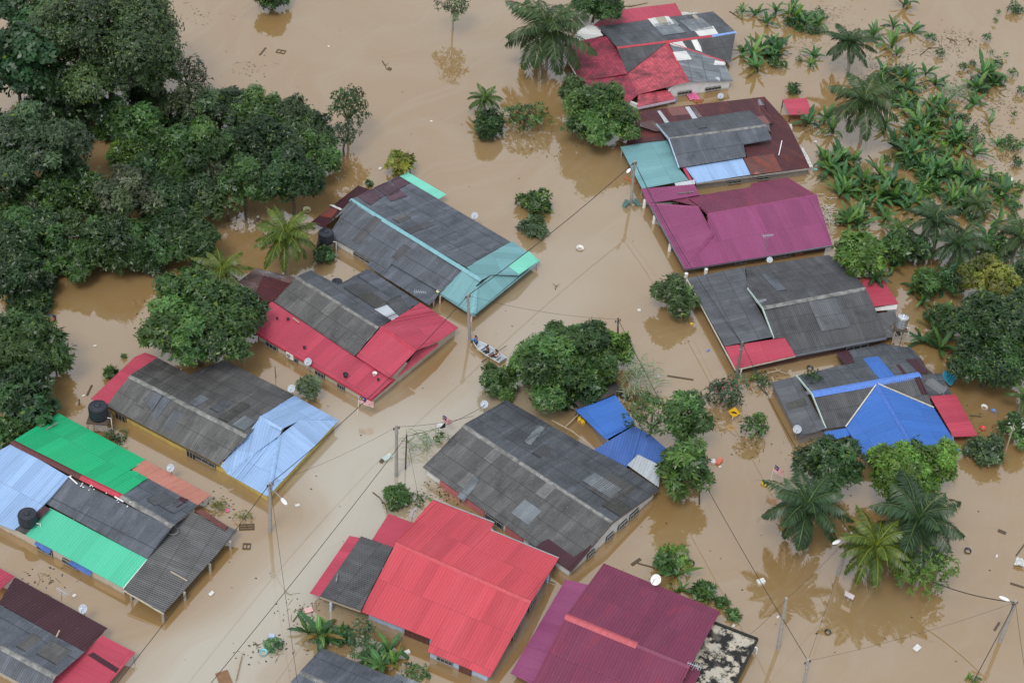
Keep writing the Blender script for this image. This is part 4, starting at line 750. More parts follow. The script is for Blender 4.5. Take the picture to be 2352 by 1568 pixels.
    B('dense dark round tree left of the rusty maroon house', 1388, 268, 82, 'mango', ypx=72, zc=3, lobes=26); B('small yellowish tree behind the dense round tree', 1318, 216, 36, 'olive', ypx=38, zc=2.5)
    B('dark tree behind the top house cut by the top edge', 1368, 8, 66, 'deep', ypx=45, zc=3.2); B('dark tree cut by the top edge left of centre', 625, -6, 42, 'deep', ypx=25, zc=1.6)
    B('thin sparse tree near the top edge in open water', 1043, 4, 38, 'grey', ypx=50, zc=3.7, sparse=.5, bark=PALEBARK, leaf=.36, width=.3); B('horizontally branched sparse tree beside the small palm', 1207, 268, 54, 'mid', ypx=26, zc=1.5, sparse=.5, leaf=.42, lobes=14, cat='tree')
    B('bright green tree at the right end of the mauve house', 1972, 582, 62, 'bright', ypx=58, zc=2.8, leaf=.36, lobes=20); B('narrow green tree behind the bright tree by the mauve house', 2052, 575, 30, 'mid', ypx=50, zc=2)
    B('very dark big tree with bare branches at the right edge', 2285, 745, 96, 'deep', ypx=80, zc=4.5, lobes=24); B('dark lower tree below the big dark tree at the right edge', 2275, 830, 92, 'deep', ypx=75, zc=3, lobes=22); B('dark tree cut by the right edge', 2345, 800, 60, 'deep', ypx=80, zc=4)
    B('mid green tree between the steel tank and the dome tree', 2130, 652, 34, 'mid', ypx=36, zc=1.6); B('dark low tree right of the steel tank', 2165, 735, 40, 'deep', ypx=38, zc=1.6, sparse=.85); B('grey-green tree at the right edge beside the dome tree', 2340, 640, 40, 'grey', ypx=44, zc=2.2)
    B('leafy dark tree among palms at the right side', 2105, 575, 36, 'deep', ypx=34, zc=1.5); B('loose green tree among palms right of centre plantation', 2195, 640, 38, 'teak', ypx=34, zc=1.4, sparse=.8); B('mid green tree at the lower right end of the plantation', 2290, 575, 42, 'mid', ypx=36, zc=1.5, sparse=.85)
    B('yellow-green dome shaped tree above the big dark tree', 2275, 640, 66, 'yellow', ypx=45, zc=4.6, leaf=.28, dens=12)
    B('dark green tree in front of the cobalt gable', 1912, 1068, 78, 'deep', ypx=70, zc=3.4, lobes=20, leaf=.3); B('bright yellow-green tree in front of the cobalt gable', 2060, 1088, 76, 'bright', ypx=78, zc=3.6, lobes=22); B('bright yellow-green crown right of the cobalt gable tree', 2145, 1068, 54, 'bright', ypx=60, zc=3.2)
    B('feathery bright green tree with bare twigs beside the yellowish palm', 2120, 1300, 76, 'bright', ypx=66, zc=2.2, sparse=.55, leaf=.28, bark=PALEBARK); 
    S = lambda lab, *a, **k: tree('shrub', lab, *a, cat='shrub', trunk=False, **k)
    S('round shrub right of the cobalt gable and crimson lean-to', 2263, 1035, 45, 'grey', lobes=12); S('shrub with white flowers at the right edge', 2335, 985, 40, 'mid', lobes=12, yellow=.06, wc=(.8, .8, .76), zc=1.6)
    S('small clipped round shrub by the coral roof', 912, 1137, 33, 'mid', leaf=.2, lobes=12); S('pale small tree shrub below the crimson lean-to', 707, 890, 29, 'pale', leaf=.26, lobes=9, zc=1.3)
    S('dark low shrub beside the black tank of the teal house', 742, 586, 26, 'deep', ypx=22, lobes=9); S('yellowing broad-leaved shrub behind the teal house', 918, 378, 32, 'yellow', ypx=22, leaf=.4, lobes=9, zc=1.2); S('tiny green shrub behind the teal house', 848, 421, 9, 'mid', lobes=6, leaf=.22)
    S('broad-leaved shrub with yellow tips in the open water', 1228, 468, 41, 'mid', ypx=30, leaf=.45, yellow=.12, lobes=10); S('low round shrub below the yellow-tipped shrub', 1227, 524, 29, 'grey', ypx=24, lobes=9); S('dark round shrub under the small palm', 1121, 290, 37, 'deep', ypx=34, lobes=12)
    S('round olive shrub left of the wide black house', 1552, 680, 50, 'olive', ypx=44, lobes=16, zc=1.8, leaf=.3); S('bougainvillea shrub with pink flowers by the leaning pole', 1672, 902, 42, 'grey', ypx=40, yellow=.05, wc=(.62, .05, .2), sparse=.7, lobes=12)
    S('upright green shrub below the yellow road sign', 1736, 975, 27, 'mid', ypx=34, sparse=.9, lobes=9, zc=1.2); S('small shrub at the fork of poles in the lower centre', 1545, 1278, 38, 'bright', ypx=32, sparse=.8, lobes=10); S('dark green shrub beside the plum roof', 1525, 1295, 26, 'mid', ypx=26, lobes=8)
    S('round bright shrub beside the plum roof edge', 1615, 1358, 31, 'mid', ypx=28, lobes=12); S('small round shrub right of the round bright shrub', 1657, 1383, 15, 'mid', ypx=14, lobes=8, leaf=.22); S('oval shrub nearest the concrete roof', 1684, 1413, 18, 'mid', ypx=15, lobes=8, leaf=.22)
    S('grey leaved shrub beside the yellow wall and tank stand', 262, 1000, 28, 'grey', ypx=20, sparse=.7, lobes=8); S('small shrub beside the pink side roof', 252, 857, 17, 'mid', ypx=17, lobes=7, leaf=.25); S('tiny weed tuft above the pink side roof', 285, 818, 7, 'mid', lobes=5, leaf=.2)
    S('yellow-green young palm tuft beside the salmon lean-to', 502, 1160, 20, 'yellow', ypx=15, sparse=.8, leaf=.4, width=.2, lobes=6); S('second yellow-green tuft near the street lamp pole', 555, 1185, 22, 'yellow', ypx=15, sparse=.8, leaf=.4, width=.2, lobes=6)
    S('thin leafy shrub between the banana clumps by the grey roof', 830, 1470, 34, 'grey', ypx=42, sparse=.55, lobes=9, zc=2); S('low green shrub left between the banana clumps', 792, 1460, 24, 'teak', ypx=22, lobes=8); S('weeds trailing between grey roof and coral roof', 960, 1545, 34, 'mid', ypx=14, sparse=.6, lobes=8, zc=.3)
    S('weeds by the flag poles left of the black roof', 1008, 1002, 18, 'mid', ypx=14, sparse=.5, lobes=6); S('floating weed patch in the lower road', 632, 1480, 22, 'teak', ypx=20, sparse=.8, lobes=8, zc=.15, leaf=.25); S('weeds right of the clipped round shrub', 965, 1145, 26, 'mid', ypx=12, sparse=.5, lobes=6, zc=.2)
    S('fallen leafy branch lying across the cobalt house roof', 1866, 868, 26, 'deep', ypx=22, sparse=.6, lobes=7, zc=1.9); S('leafy branch fallen by the leaning pole', 1745, 870, 26, 'deep', ypx=16, sparse=.5, lobes=6, zc=.6); S('shrub at the foot of the palm beside the rusty roof', 450, 632, 32, 'mid', ypx=26, lobes=9, zc=1)
    S('tiny plant at the bottom edge near the right pole', 2236, 1562, 14, 'bright', ypx=10, lobes=5); S('small palmlike shrub above the red shed', 1823, 205, 15, 'deep', ypx=13, leaf=.4, width=.25, lobes=6); S('twiggy reddish hedge between outbuilding and cane clump', 1470, 915, 30, 'brown', ypx=22, sparse=.4, lobes=8)

# ------------------------------------------------------------------ palms, bananas, cane
def frond_arrays(o, az, el, L, droop, lw, g, cols, n=60):
    """an arching midrib with leaflets hanging from both sides"""
    t = np.linspace(0, 1, n); h = np.array([math.cos(az), math.sin(az), 0]); ang = el-droop*t**1.25
    d = h[None]*np.cos(ang)[:, None]+np.array([0, 0, 1])[None]*np.sin(ang)[:, None]; p = o+np.cumsum(d, 0)*L/n
    side = np.cross(h, [0, 0, 1]); V = []; C = []
    ln = lw*np.sin(np.clip(t*1.05+.12, 0, 1)*math.pi)**.6*np.where(t > .93, .6, 1)
    for s in (-1, 1):
        ax = unit(side[None]*s*.72+d*.5-np.array([0, 0, 1])[None]*(.12+.42*t[:, None])+g.normal(size=(n, 3))*.1)
        nrm = unit(np.cross(ax, d)*s)
        v, c = leaf_quads(p[2:], ax[2:], nrm[2:], (ln*g.uniform(.8, 1.1, n))[2:], np.full(n-2, L/n*1.7), cols[g.integers(0, len(cols), n-2)]*g.uniform(.8, 1.25, (n-2, 1)), .25)
        V.append(v); C.append(c)
    w = np.linspace(.055, .012, n); rc = np.array(cols).max(0)*np.array([1.6, 1.4, .9])
    for i in range(n-1):
        V.append(np.array([p[i]+side*w[i], p[i]-side*w[i], p[i+1]-side*w[i+1], p[i+1]+side*w[i+1]])+np.array([0, 0, .015])); C.append(np.repeat(rc[None], 4, 0))
    return np.concatenate(V), np.concatenate(C)
PALMC = {'dark': np.array([(.034, .072, .028), (.044, .086, .030), (.028, .06, .028)]), 'green': np.array([(.055, .11, .025), (.07, .125, .028), (.045, .09, .025)]), 'yellow': np.array([(.085, .13, .02), (.115, .15, .022), (.06, .105, .022)]), 'olive': np.array([(.048, .086, .028), (.06, .10, .032), (.04, .072, .028)])}
def palm(label, x, y, rpx, kind='dark', base=None, nf=26, nuts=False, el0=1.25, seed=None, name='coconut_palm', zc=None, lw=.62):
    _seed[0] += 1; g = np.random.default_rng(seed or _seed[0]); s = scale_at(P(x, y, 4)); L = rpx/s*1.5
    if base: c = height_above(base, (x, y)); b = P(*base, 0)
    else: c = P(x, y, zc or 3.2); b = Vector((c.x+g.uniform(-.4, .4), c.y+g.uniform(-.4, .4), 0))
    t = thing(name, label, 'palm', b, None); V = []; C = []; cols = PALMC[kind]
    for i in range(nf):
        f = i/nf; el = el0-1.75*f+g.uniform(-.12, .12); dr = g.uniform(1.35, 1.9)-.4*f
        v, cc = frond_arrays(np.array(c)+np.array([0, 0, .15]), i*2.39996+g.uniform(-.25, .25), el, L*g.uniform(.85, 1.12)*(.85 if f < .15 else 1), dr, lw*L/3.1, g, cols*(1.25 if f < .2 else 1.0))
        V.append(v); C.append(cc)
    V = np.concatenate(V); C = np.concatenate(C); quads_object('crown', V, C, FROND, t)
    mb = MB(); md = b.lerp(c, .5)+Vector((g.uniform(-.2, .2), g.uniform(-.2, .2), 0)); mb.tube([b-Vector((0, 0, .8)), b.lerp(md, .5), md, c], [.2, .17, .15, .17], 10); mb.build('trunk', PALEBARK if kind != 'dark' else CONC, t)
    if nuts:
        for i in range(6):
            k = MB(); a = i*1.05; k.ball((c.x+.32*math.cos(a), c.y+.32*math.sin(a), c.z-.12-.1*(i % 2)), .15, sc=(1, 1, 1.15)); k.build('coconut', plain('orange_coconut', (.42, .16, .03), .5), t)
    return t
def palms():
    palm('tall palm in open water beside the red tiled roof', 1258, 68, 96, 'olive', (1255, 160), 24, lw=.8)
    palm('coconut palm with orange nuts beside the teal house', 655, 542, 70, 'yellow', (655, 640), 28, True)
    palm('small yellow-green palm between mango tree and wood', 510, 622, 60, 'yellow', None, 16, zc=2.6)
    palm('dark coconut palm at the near end of the banana plantation top', 1950, 100, 56, 'dark', (1950, 168), 22)
    palm('big drooping coconut palm right of the rusty maroon house', 1983, 232, 78, 'olive', (1978, 330), 22, lw=.75)
    palm('dark coconut palm in the middle of the right side', 2147, 505, 60, 'dark', (2145, 575), 22)
    palm('young bright palm low behind the mauve house', 2064, 528, 44, 'green', None, 14, zc=1.6)
    palm('dark spreading palm behind the steel tank', 2200, 562, 66, 'dark', None, 18, zc=2.5)
    palm('palm cut by the right edge above the dome tree', 2345, 545, 66, 'olive', None, 18, zc=3)
    palm('dark palm left of the bright tree by the cobalt gable', 1853, 1162, 88, 'dark', (1855, 1262), 24, lw=.75)
    palm('dark palm behind the yellowish palm', 2108, 1195, 102, 'dark', (2105, 1300), 22, lw=.8)
    palm('yellowish coconut palm with orange nuts beside the street lamp', 2010, 1258, 80, 'yellow', (2010, 1345), 26, True)
    palm('small palm in open water left of the dense round tree', 1113, 228, 38, 'green', None, 18, zc=1.8)
    palm('palm frond tip cut by the right edge beside the crimson lean-to', 2352, 915, 40, 'green', None, 12, zc=2)
    palm('dark palm between the plantation and the bright tree', 2010, 640, 34, 'dark', None, 14, zc=1.5)
    palm('palm behind the dark coconut palm of the right side', 2245, 470, 40, 'olive', None, 14, zc=1.8)
BAN = np.array([(.062, .148, .050), (.085, .175, .056), (.048, .118, .050), (.115, .205, .05)])
def blade(o, az, el, L, W, bend, g, c, n=7):
    """one banana leaf: folded blade on an arching midrib, edges torn"""
    h = np.array([math.cos(az), math.sin(az), 0]); side = np.array([-math.sin(az), math.cos(az), 0]); t = np.linspace(0, 1, n+1); ang = el-bend*t
    d = h[None]*np.cos(ang)[:, None]+np.array([0, 0, 1.])[None]*np.sin(ang)[:, None]; p = o+np.concatenate([[np.zeros(3)], np.cumsum(d[:-1], 0)*L/n]); nm = np.cross(side, d)*-1
    w = W*.5*np.array([.10, .55, .95, 1, .95, .85, .6, .06])[:n+1]; V = []; C = []
    for s in (-1, 1):
        roll = g.uniform(.05, .4)
        for i in range(n):
            k0, k1 = w[i]*g.uniform(.7, 1.08), w[i+1]*g.uniform(.5, 1.08); e = unit(side*s+np.array([0, 0, 1.])*(.25-roll))
            V.append(np.array([p[i], p[i]+e*k0, p[i+1]+e*k1*g.uniform(.8, 1), p[i+1]])); C.append(np.repeat((c*g.uniform(.85, 1.2))[None], 4, 0))
    for i in range(n):
        ww = .022; V.append(np.array([p[i]+side*ww, p[i]-side*ww, p[i+1]-side*ww, p[i+1]+side*ww])+np.array([0, 0, .02])); C.append(np.repeat((c*1.9)[None], 4, 0))
    return V, C
def banana_mesh(seed):
    g = np.random.default_rng(seed); V = []; C = []; n = int(g.integers(7, 12)); h0 = g.uniform(.15, .5)
    for i in range(n):
        f = i/n; el = 1.42-.95*f+g.uniform(-.15, .15); L = g.uniform(1.5, 2.2)*(.9 if f < .2 else 1); dead = g.random() < .3 and f > .62
        c = BAN[g.integers(0, 4)]*g.uniform(.8, 1.25)*(1.3 if f < .15 else 1)
        if dead: c = np.array((.2, .14, .04))
        v, cc = blade(np.array([0, 0, h0]), i*2.4+g.uniform(-.4, .4), el, L, g.uniform(.38, .56), g.uniform(.4, 1.9)*(.5+f), g, c); V += v; C += cc
    for a in range(6):                                     # the false stem
        p = [np.array([.11*math.cos(x), .11*math.sin(x), z]) for z in (-.4, h0+.15) for x in (a*math.pi/3, (a+1)*math.pi/3)]; V.append(np.array([p[0], p[1], p[3], p[2]])); C.append(np.repeat(np.array([[.11, .12, .04]]), 4, 0))
    o = quads_object('banana_plant', np.concatenate(V), np.concatenate(C), BLADE); me = o.data; bpy.data.objects.remove(o); return me
BM = [banana_mesh(i+40) for i in range(14)]
def banana(x, y, sc=1.0, desc='banana plant', z=0.0, i=None):
    _seed[0] += 1; r = random.Random(_seed[0]); o = link(bpy.data.objects.new('banana_plant', BM[r.randrange(14) if i is None else i])); p = P(x, y, .7); o.location = (p.x, p.y, z-r.uniform(0, .3)); o.rotation_euler.z = r.uniform(0, 6.28); o.rotation_euler.x = r.uniform(-.28, .28); k = sc*r.uniform(.8, 1.15); o.scale = (k, k*r.uniform(.85, 1.1), k*r.uniform(.75, 1.1)); z and None
    tag(o, None, 'banana plant', 'banana plants standing in the flood'); spot(o, desc, (x, y)); return o
def plantation():
    D = """60,60 1.1;165,115 .8;260,130 1.1;345,150 .9;70,345 1.1;20,300 .9;320,360 1;150,70 .8;940,15 1.1;870,165 1;990,185 1;735,220 .9;865,295 1.2;900,345 .9;800,480 .9;950,510 1.1;1095,480 1;1160,545 1;955,600 1.2;1490,520 1.3;1450,590 1.2;1560,560 1;1420,685 1.1;1530,830 1.1;270,830 1.2;400,790 1;465,880 1;940,710 1;1005,750 .9;1120,700 1.1;1185,760 1.2;1245,800 1;1050,840 1.2;990,870 1;1000,930 1.1;1045,985 1.2;1300,920 1.2;1345,960 1.1;1420,1040 1.2;1590,965 1;400,1090 1.2;470,1060 1;540,1110 1.1;450,1150 1;1000,1070 1.1;1070,1130 1.1;1190,1150 1.2;1240,1190 1;520,1230 1.2;500,1320 1.1;1370,1240 1;1540,1190 1.1;1620,1320 1.1;700,1290 1.3;760,1340 1.2;865,1260 1.2;860,1350 1.2;600,1480 1.2;545,1520 1.1;800,1500 1;990,1360 1;1270,1370 1;1345,1340 1.1;1440,1340 1;930,1020 .9;880,960 1;660,1400 1;760,1420 .9;1300,1030 .8;1130,1010 .9;580,1180 .8;1480,1420 .9;1600,1490 1;1700,1530 1;1180,1290 .8;1090,1250 .8;820,830 .9;300,420 .7"""
    for e in D.split(';'):
        xy, s = e.split(); x, y = map(float, xy.split(',')); q = ZQ('D', x, y); banana(*q, float(s)*1.08, 'tattered banana plant' if float(s) < 1.15 else 'large banana plant')
    extra = random.Random(12); anchors = [(950, 650), (1180, 780), (1330, 950), (1050, 900), (1000, 1080), (1180, 1180), (480, 1120), (560, 1280), (760, 1300), (860, 1280), (620, 1480), (1000, 1380), (1330, 1360), (860, 520), (1500, 560), (1580, 1300), (1400, 1200), (250, 130), (80, 330), (1100, 1300)]
    for i in range(105):
        ax_, ay_ = anchors[i % len(anchors)]; q = ZQ('D', ax_+extra.gauss(0, 55), ay_+extra.gauss(0, 38))
        if q[1] < 6 or 1764 < q[0] < 1874 and q[1] > 215: continue
        banana(*q, extra.choice((.6, .8, .95, 1.1, 1.25)), extra.choice(('small low banana plant', 'short banana plant')))
    for i in range(150):
        ax_, ay_ = anchors[i % len(anchors)]; q = ZQ('D', ax_+extra.gauss(0, 70), ay_+extra.gauss(0, 45)); _seed[0] += 1; kd = ('mid', 'teak', 'grey', 'bright')[i % 4]
        if q[1] < 6 or 1764 < q[0] < 1874 and q[1] > 215: continue
        o = tree('undergrowth_shrub', None, *q, *(lambda r_: (r_, kd))(extra.uniform(8, 24)), ypx=extra.uniform(6, 13), lobes=7, trunk=False, cat='shrub', group='shrubs among the banana plants', leaf=.24, sparse=.8, zc=.3); spot(o, {'mid': 'low green shrub', 'teak': 'low deep green shrub', 'grey': 'low grey-green shrub', 'bright': 'low bright green shrub'}[kd], q)
    for k, x, y, s, d in (('C', 1640, 380, 1.35, 'large leaning banana plant'), ('C', 1680, 70, 1.2, 'upright banana plant'), ('C', 1590, 60, .8, 'small banana plant'), ('C', 1720, 320, 1.2, 'dark banana plant'), ('C', 1700, 460, 1.1, 'drooping banana plant'), ('C', 1760, 130, 1, 'leafy banana plant'),
        ('H', 930, 210, 1.2, 'upright dark banana plant'), ('H', 1180, 370, 1.4, 'wide-leaved banana plant'), ('H', 1280, 300, 1.3, 'tall-leaved banana plant'), ('H', 1150, 660, 1.35, 'tall feathery banana plant'), ('H', 1225, 600, 1.3, 'long-leaved banana plant'), ('H', 1080, 760, 1.4, 'spreading banana plant'), ('H', 1195, 810, 1.3, 'hanging-leaved banana plant'), ('H', 1030, 400, 1.1, 'lobed green banana plant'), ('H', 1060, 500, 1.2, 'thin banana plant'), ('H', 870, 250, 1.2, 'crowded banana plant'), ('H', 1380, 120, 1.4, 'dark plantation banana plant'), ('H', 1500, 60, 1.2, 'shaded banana plant'), ('H', 1650, 120, 1.2, 'shaded banana plant'),
        ('J', 430, 1230, 1.1, 'broad yellowing banana plant'), ('J', 480, 1160, 1.1, 'upright banana plant'), ('J', 880, 1420, 1.15, 'glossy banana plant'), ('J', 920, 1330, 1.1, 'upright banana plant'), ('J', 360, 1180, .9, 'small banana plant'), ('J', 500, 1250, .9, 'small banana plant'), ('J', 830, 1340, .9, 'small banana plant'), ('J', 960, 1410, .9, 'small banana plant'), ('C', 1600, 330, 1.0, 'leafy banana plant'), ('J', 780, 1370, 1.0, 'dark banana plant'), ('K', 1130, 830, 1.2, 'half drowned banana plant'), ('K', 1165, 905, .7, 'half drowned banana plant'), ('E', 140, 1330, 1.4, 'yellow-green banana plant'), ('E', 330, 1265, 1.0, 'dark banana plant'), ('L', 0, -170, 1, 'drowned banana plant')):
        if k != 'L': banana(*ZQ(k, x, y), s, d)
    SH = "130,150,26 345,210,26 110,445,28 1120,255,30 1185,360,34 1510,262,26 1060,590,30 1210,570,22 1350,455,30 1580,430,38 1535,360,22 1640,375,16 1690,500,30 1700,60,46 1590,90,18 1750,620,36 1702,785,18 1545,770,20 1690,1000,66 1725,1110,40 905,1000,44 380,1225,34 820,1110,40 1300,1450,40 1450,1480,40 1680,1420,40 1100,1060,44 1000,1140,40 560,1150,34 1080,1000,34 1570,140,14 620,1100,26 810,500,30 1400,1500,36 1200,1040,30 240,90,26 40,440,30 960,1100,44 1060,1210,36 700,560,20"
    for t in SH.split():
        x, y, r = map(float, t.split(',')); _seed[0] += 1; k = ['mid', 'teak', 'grey', 'mid'][_seed[0] % 4]; q = ZQ('D', x, y)
        o = tree('undergrowth_shrub', None, *q, r/3*1.15, k, ypx=r/3*.95, lobes=8, trunk=False, cat='shrub', group='shrubs among the banana plants', leaf=.26, sparse=.75, zc=.5); spot(o, {'mid': 'mid green plantation shrub', 'teak': 'deep green plantation shrub', 'grey': 'grey-green plantation shrub'}[k], q)
def cane(x, y, label, n=26, H=2.4, seed=3):
    g = np.random.default_rng(seed); b = P(x, y, 0); V = []; C = []
    for i in range(n):
        o = np.array([b.x+g.normal()*.7, b.y+g.normal()*.5, 0]); hh = H*g.uniform(.5, 1)
        for j in range(5):
            v, c = blade(o+np.array([0, 0, hh*(.35+.16*j)]), g.uniform(0, 6.28), g.uniform(.7, 1.3), g.uniform(.9, 1.4), .10, g.uniform(1.2, 2.2), g, np.array([(.14, .19, .11), (.19, .23, .15)][j % 2])); V += v; C += c
    o = quads_object('sugar_cane_clump', np.concatenate(V), np.concatenate(C), LEAF, None, b); tag(o, label, 'sugar cane')
forest(); palms(); plantation()
cane(1468, 885, 'tall pale green cane clump beside the blue outbuilding'); cane(1452, 915, 'short pale cane clump behind the cobalt outbuilding roof', 9, 1.4, 5); cane(1413, 862, 'single pale cane shoot left of the tall cane clump', 3, 1.6, 6)
cane(975, 1032, 'pale grassy tuft left of the big black roof', 5, 1.0, 8); cane(995, 1018, 'grassy tuft under the black and white flag', 5, .9, 9); cane(2198, 225, 'grassy grey-green clump in the upper plantation', 18, 1.3, 10)

# ------------------------------------------------------------------ poles, lamps, cables
TOPS = {}
def pole(key, label, base, top, r=.13, lamp=None, arm=True, name='utility_pole', mat=None, cat='pole'):
    bq, tq = ZQ(*base), ZQ(*top); b = P(*bq, 0); t = height_above(bq, tq); t.z = max(t.z, 1.0); TOPS[key] = t
    th = thing(name, label, cat, b); mb = MB(); d = (t-b); mb.tube([b-d*.15, b+d*.5, t+d.normalized()*.15], [r*1.25, r*1.08, r*.85], 10); mb.build('post', mat or CONC, th)
    if arm:
        mb = MB(); sd_ = Vector((.86, .5, 0)); mb.bar(t-sd_*.3-Vector((0, 0, .25)), t+sd_*.3-Vector((0, 0, .25)), .07, .09); mb.build('crossarm', STEEL, th)
        for s in (-.22, .22):
            mb = MB(); mb.lathe([(.035, 0), (.06, .04), (.035, .08), (.06, .12), (.03, .17)], t+sd_*s-Vector((0, 0, .2)), 8); mb.build('insulator', plain('brown_glaze', (.08, .04, .03), .25), th)
        mb = MB(); mb.lathe([(r*1.3, 0), (r*1.3, .12)], t-d.normalized()*.7, 10); mb.build('clamp_band', STEEL, th)
    if lamp:
        lq = ZQ(*lamp); e = height_above(bq, lq); dd = ray(*lq); e = P(*lq, t.z-.1); s = t-d.normalized()*.6; mb = MB(); v = e-s; mb.tube([s, s+v*.5+Vector((0, 0, .12)), e], .04, 8); mb.build('lamp_arm', STEEL, th)
        v.z = 0; v.normalize(); mb = MB(); mb.ball((0, 0, 0), 1, sc=(.42, .17, .10)); ang = math.atan2(v.y, v.x); mb.v = [(e.x+(p[0]+.3)*math.cos(ang)-p[1]*math.sin(ang), e.y+(p[0]+.3)*math.sin(ang)+p[1]*math.cos(ang), e.z+p[2]) for p in mb.v]; mb.build('lamp_head', WHITE, th)
    return th
pole('a', 'street lamp pole rising before the pale blue porch roof', ('J', 97, 525), ('J', 97, 195), lamp=('J', 178, 300), name='street_lamp_pole')
pole('b', 'bare concrete pole in the road left of the big black roof', ('J', 967, 145), ('F', 968, 1372)); pole('b2', 'thin dark pole right of the bare concrete road pole', ('J', 1030, 95), ('F', 1038, 1435), .06, arm=False, mat=WOOD)
pole('c', 'concrete pole beside the wooden boat and teal porch', ('F', 1472, 775), ('F', 1460, 468), .12); pole('d', 'street lamp pole by the teal carport with many cables', ('C', 820, 1395), ('C', 845, 1118), lamp=('C', 812, 1166), name='street_lamp_pole')
pole('e', 'leaning concrete pole in open water at lower right', ('L', 70, 1330), ('L', 125, 992), arm=False); pole('f', 'leaning street lamp pole near the right edge', ('L', 1598, 1280), ('L', 1705, 1012), lamp=('L', 1655, 998), name='street_lamp_pole')
pole('g', 'street lamp pole beside the yellowish coconut palm', ('L', 480, 825), ('L', 572, 545), lamp=('L', 492, 588), name='street_lamp_pole'); pole('h', 'leaning wooden pole in front of the small red front roof', ('G', 1540, 1060), ('G', 1587, 798), .12, mat=plain('grey_timber_pole', (.2, .18, .16), .85))
pole('i', 'short pole tip at the bottom right with cables meeting', ('L', 240, 1640), ('L', 275, 1415), .11); pole('j', 'dark pole behind the light green tree by the boat', ('G', 727, 900), ('G', 731, 632), .08, mat=WOOD)
pole('k', 'thin timber pole against the dark mango tree', ('K', 1291, 335), ('K', 1291, 130), .06, arm=False, mat=WOOD); pole('l', 'thin leaning timber post at the right edge by the white flowered shrub', ('H', 1640, 1530), ('H', 1692, 1365), .06, arm=False, mat=PALEWOOD)
pole('m', 'short stick standing in water below the crimson eave', ('F', 137, 1035), ('F', 131, 965), .035, arm=False, mat=WOOD, name='stick', cat='stick')
def cable(label, a, b, sag, r=.022):
    a, b = (TOPS[x] if isinstance(x, str) else x for x in (a, b)); pts = [a.lerp(b, i/24)-Vector((0, 0, sag*4*(i/24)*(1-i/24))) for i in range(25)]
    mb = MB(); mb.tube(pts, r, 5); o = mb.build('cable', CABLE, None, a); tag(o, label, 'cable')
cable('thick black cable from teal carport pole to the pole by the boat', 'd', 'c', .5, .035); cable('black cable from the boat pole over the crimson roof to the blue porch lamp', 'c', 'a', .9, .028)
cable('cable from blue porch lamp pole down to the bottom left corner', 'a', P(255, 1585, 4.5), .2, .026); cable('black cable over the mauve roof to the leaning wooden pole', 'd', 'h', .9, .03); cable('second cable over the mauve roof beside the first', TOPS['d']+Vector((.25, 0, -.5)), TOPS['h']+Vector((.2, 0, -.3)), 1.3, .014)
cable('cable from the leaning wooden pole toward the yellowish palm lamp', 'h', 'g', .8, .026); cable('long cable crossing open water to the bottom right pole tip', 'j', 'i', .7, .024); cable('thin cable from the road pole to the big black roof', 'b', Z('F', 1500, 1297, 2.2), .25, .016)
cable('thin cable from the dark road pole to the dish corner', 'b2', Z('F', 1580, 1222, 2.0), .5, .02); cable('cable from the dark road pole down across the road to lower left', 'b2', P(470, 1585, 5.0), .3, .024); cable('faint cable from road pole to the blue porch roof', 'b', 'a', .4, .010)
cable('thin stay wire from blue porch lamp to bottom edge', 'a', P(688, 1600, 3), .1, .016); cable('heavy sagging cable from feathery tree to right lamp pole', 'f', Z('L', 1130, 868, 2.5), .35, .04); cable('cable from right lamp pole to the bottom edge', 'f', Z('L', 1380, 1620, 4), .2, .03)
cable('thin cable down the right edge from the leaning lamp', 'f', Z('L', 1790, 1600, 3), .1, .016); cable('faint cable from open water pole to the palm lamp', 'e', 'g', .3, .012); cable('faint cable from open water pole to the bottom right pole tip', 'e', Z('L', -120, 1230, 4.5), .2, .012)
cable('faint cable from bottom right pole tip to palm lamp', 'i', 'g', .5, .012); cable('faint long cable from bottom right pole tip to right lamp', 'i', 'f', .5, .010); cable('faint cable from the boat tree pole to the wooden boat pole', 'j', 'c', .5, .012); cable('stay wire from road pole to the clipped shrub', 'b2', Z('J', 1135, 370, .1), .05, .012)

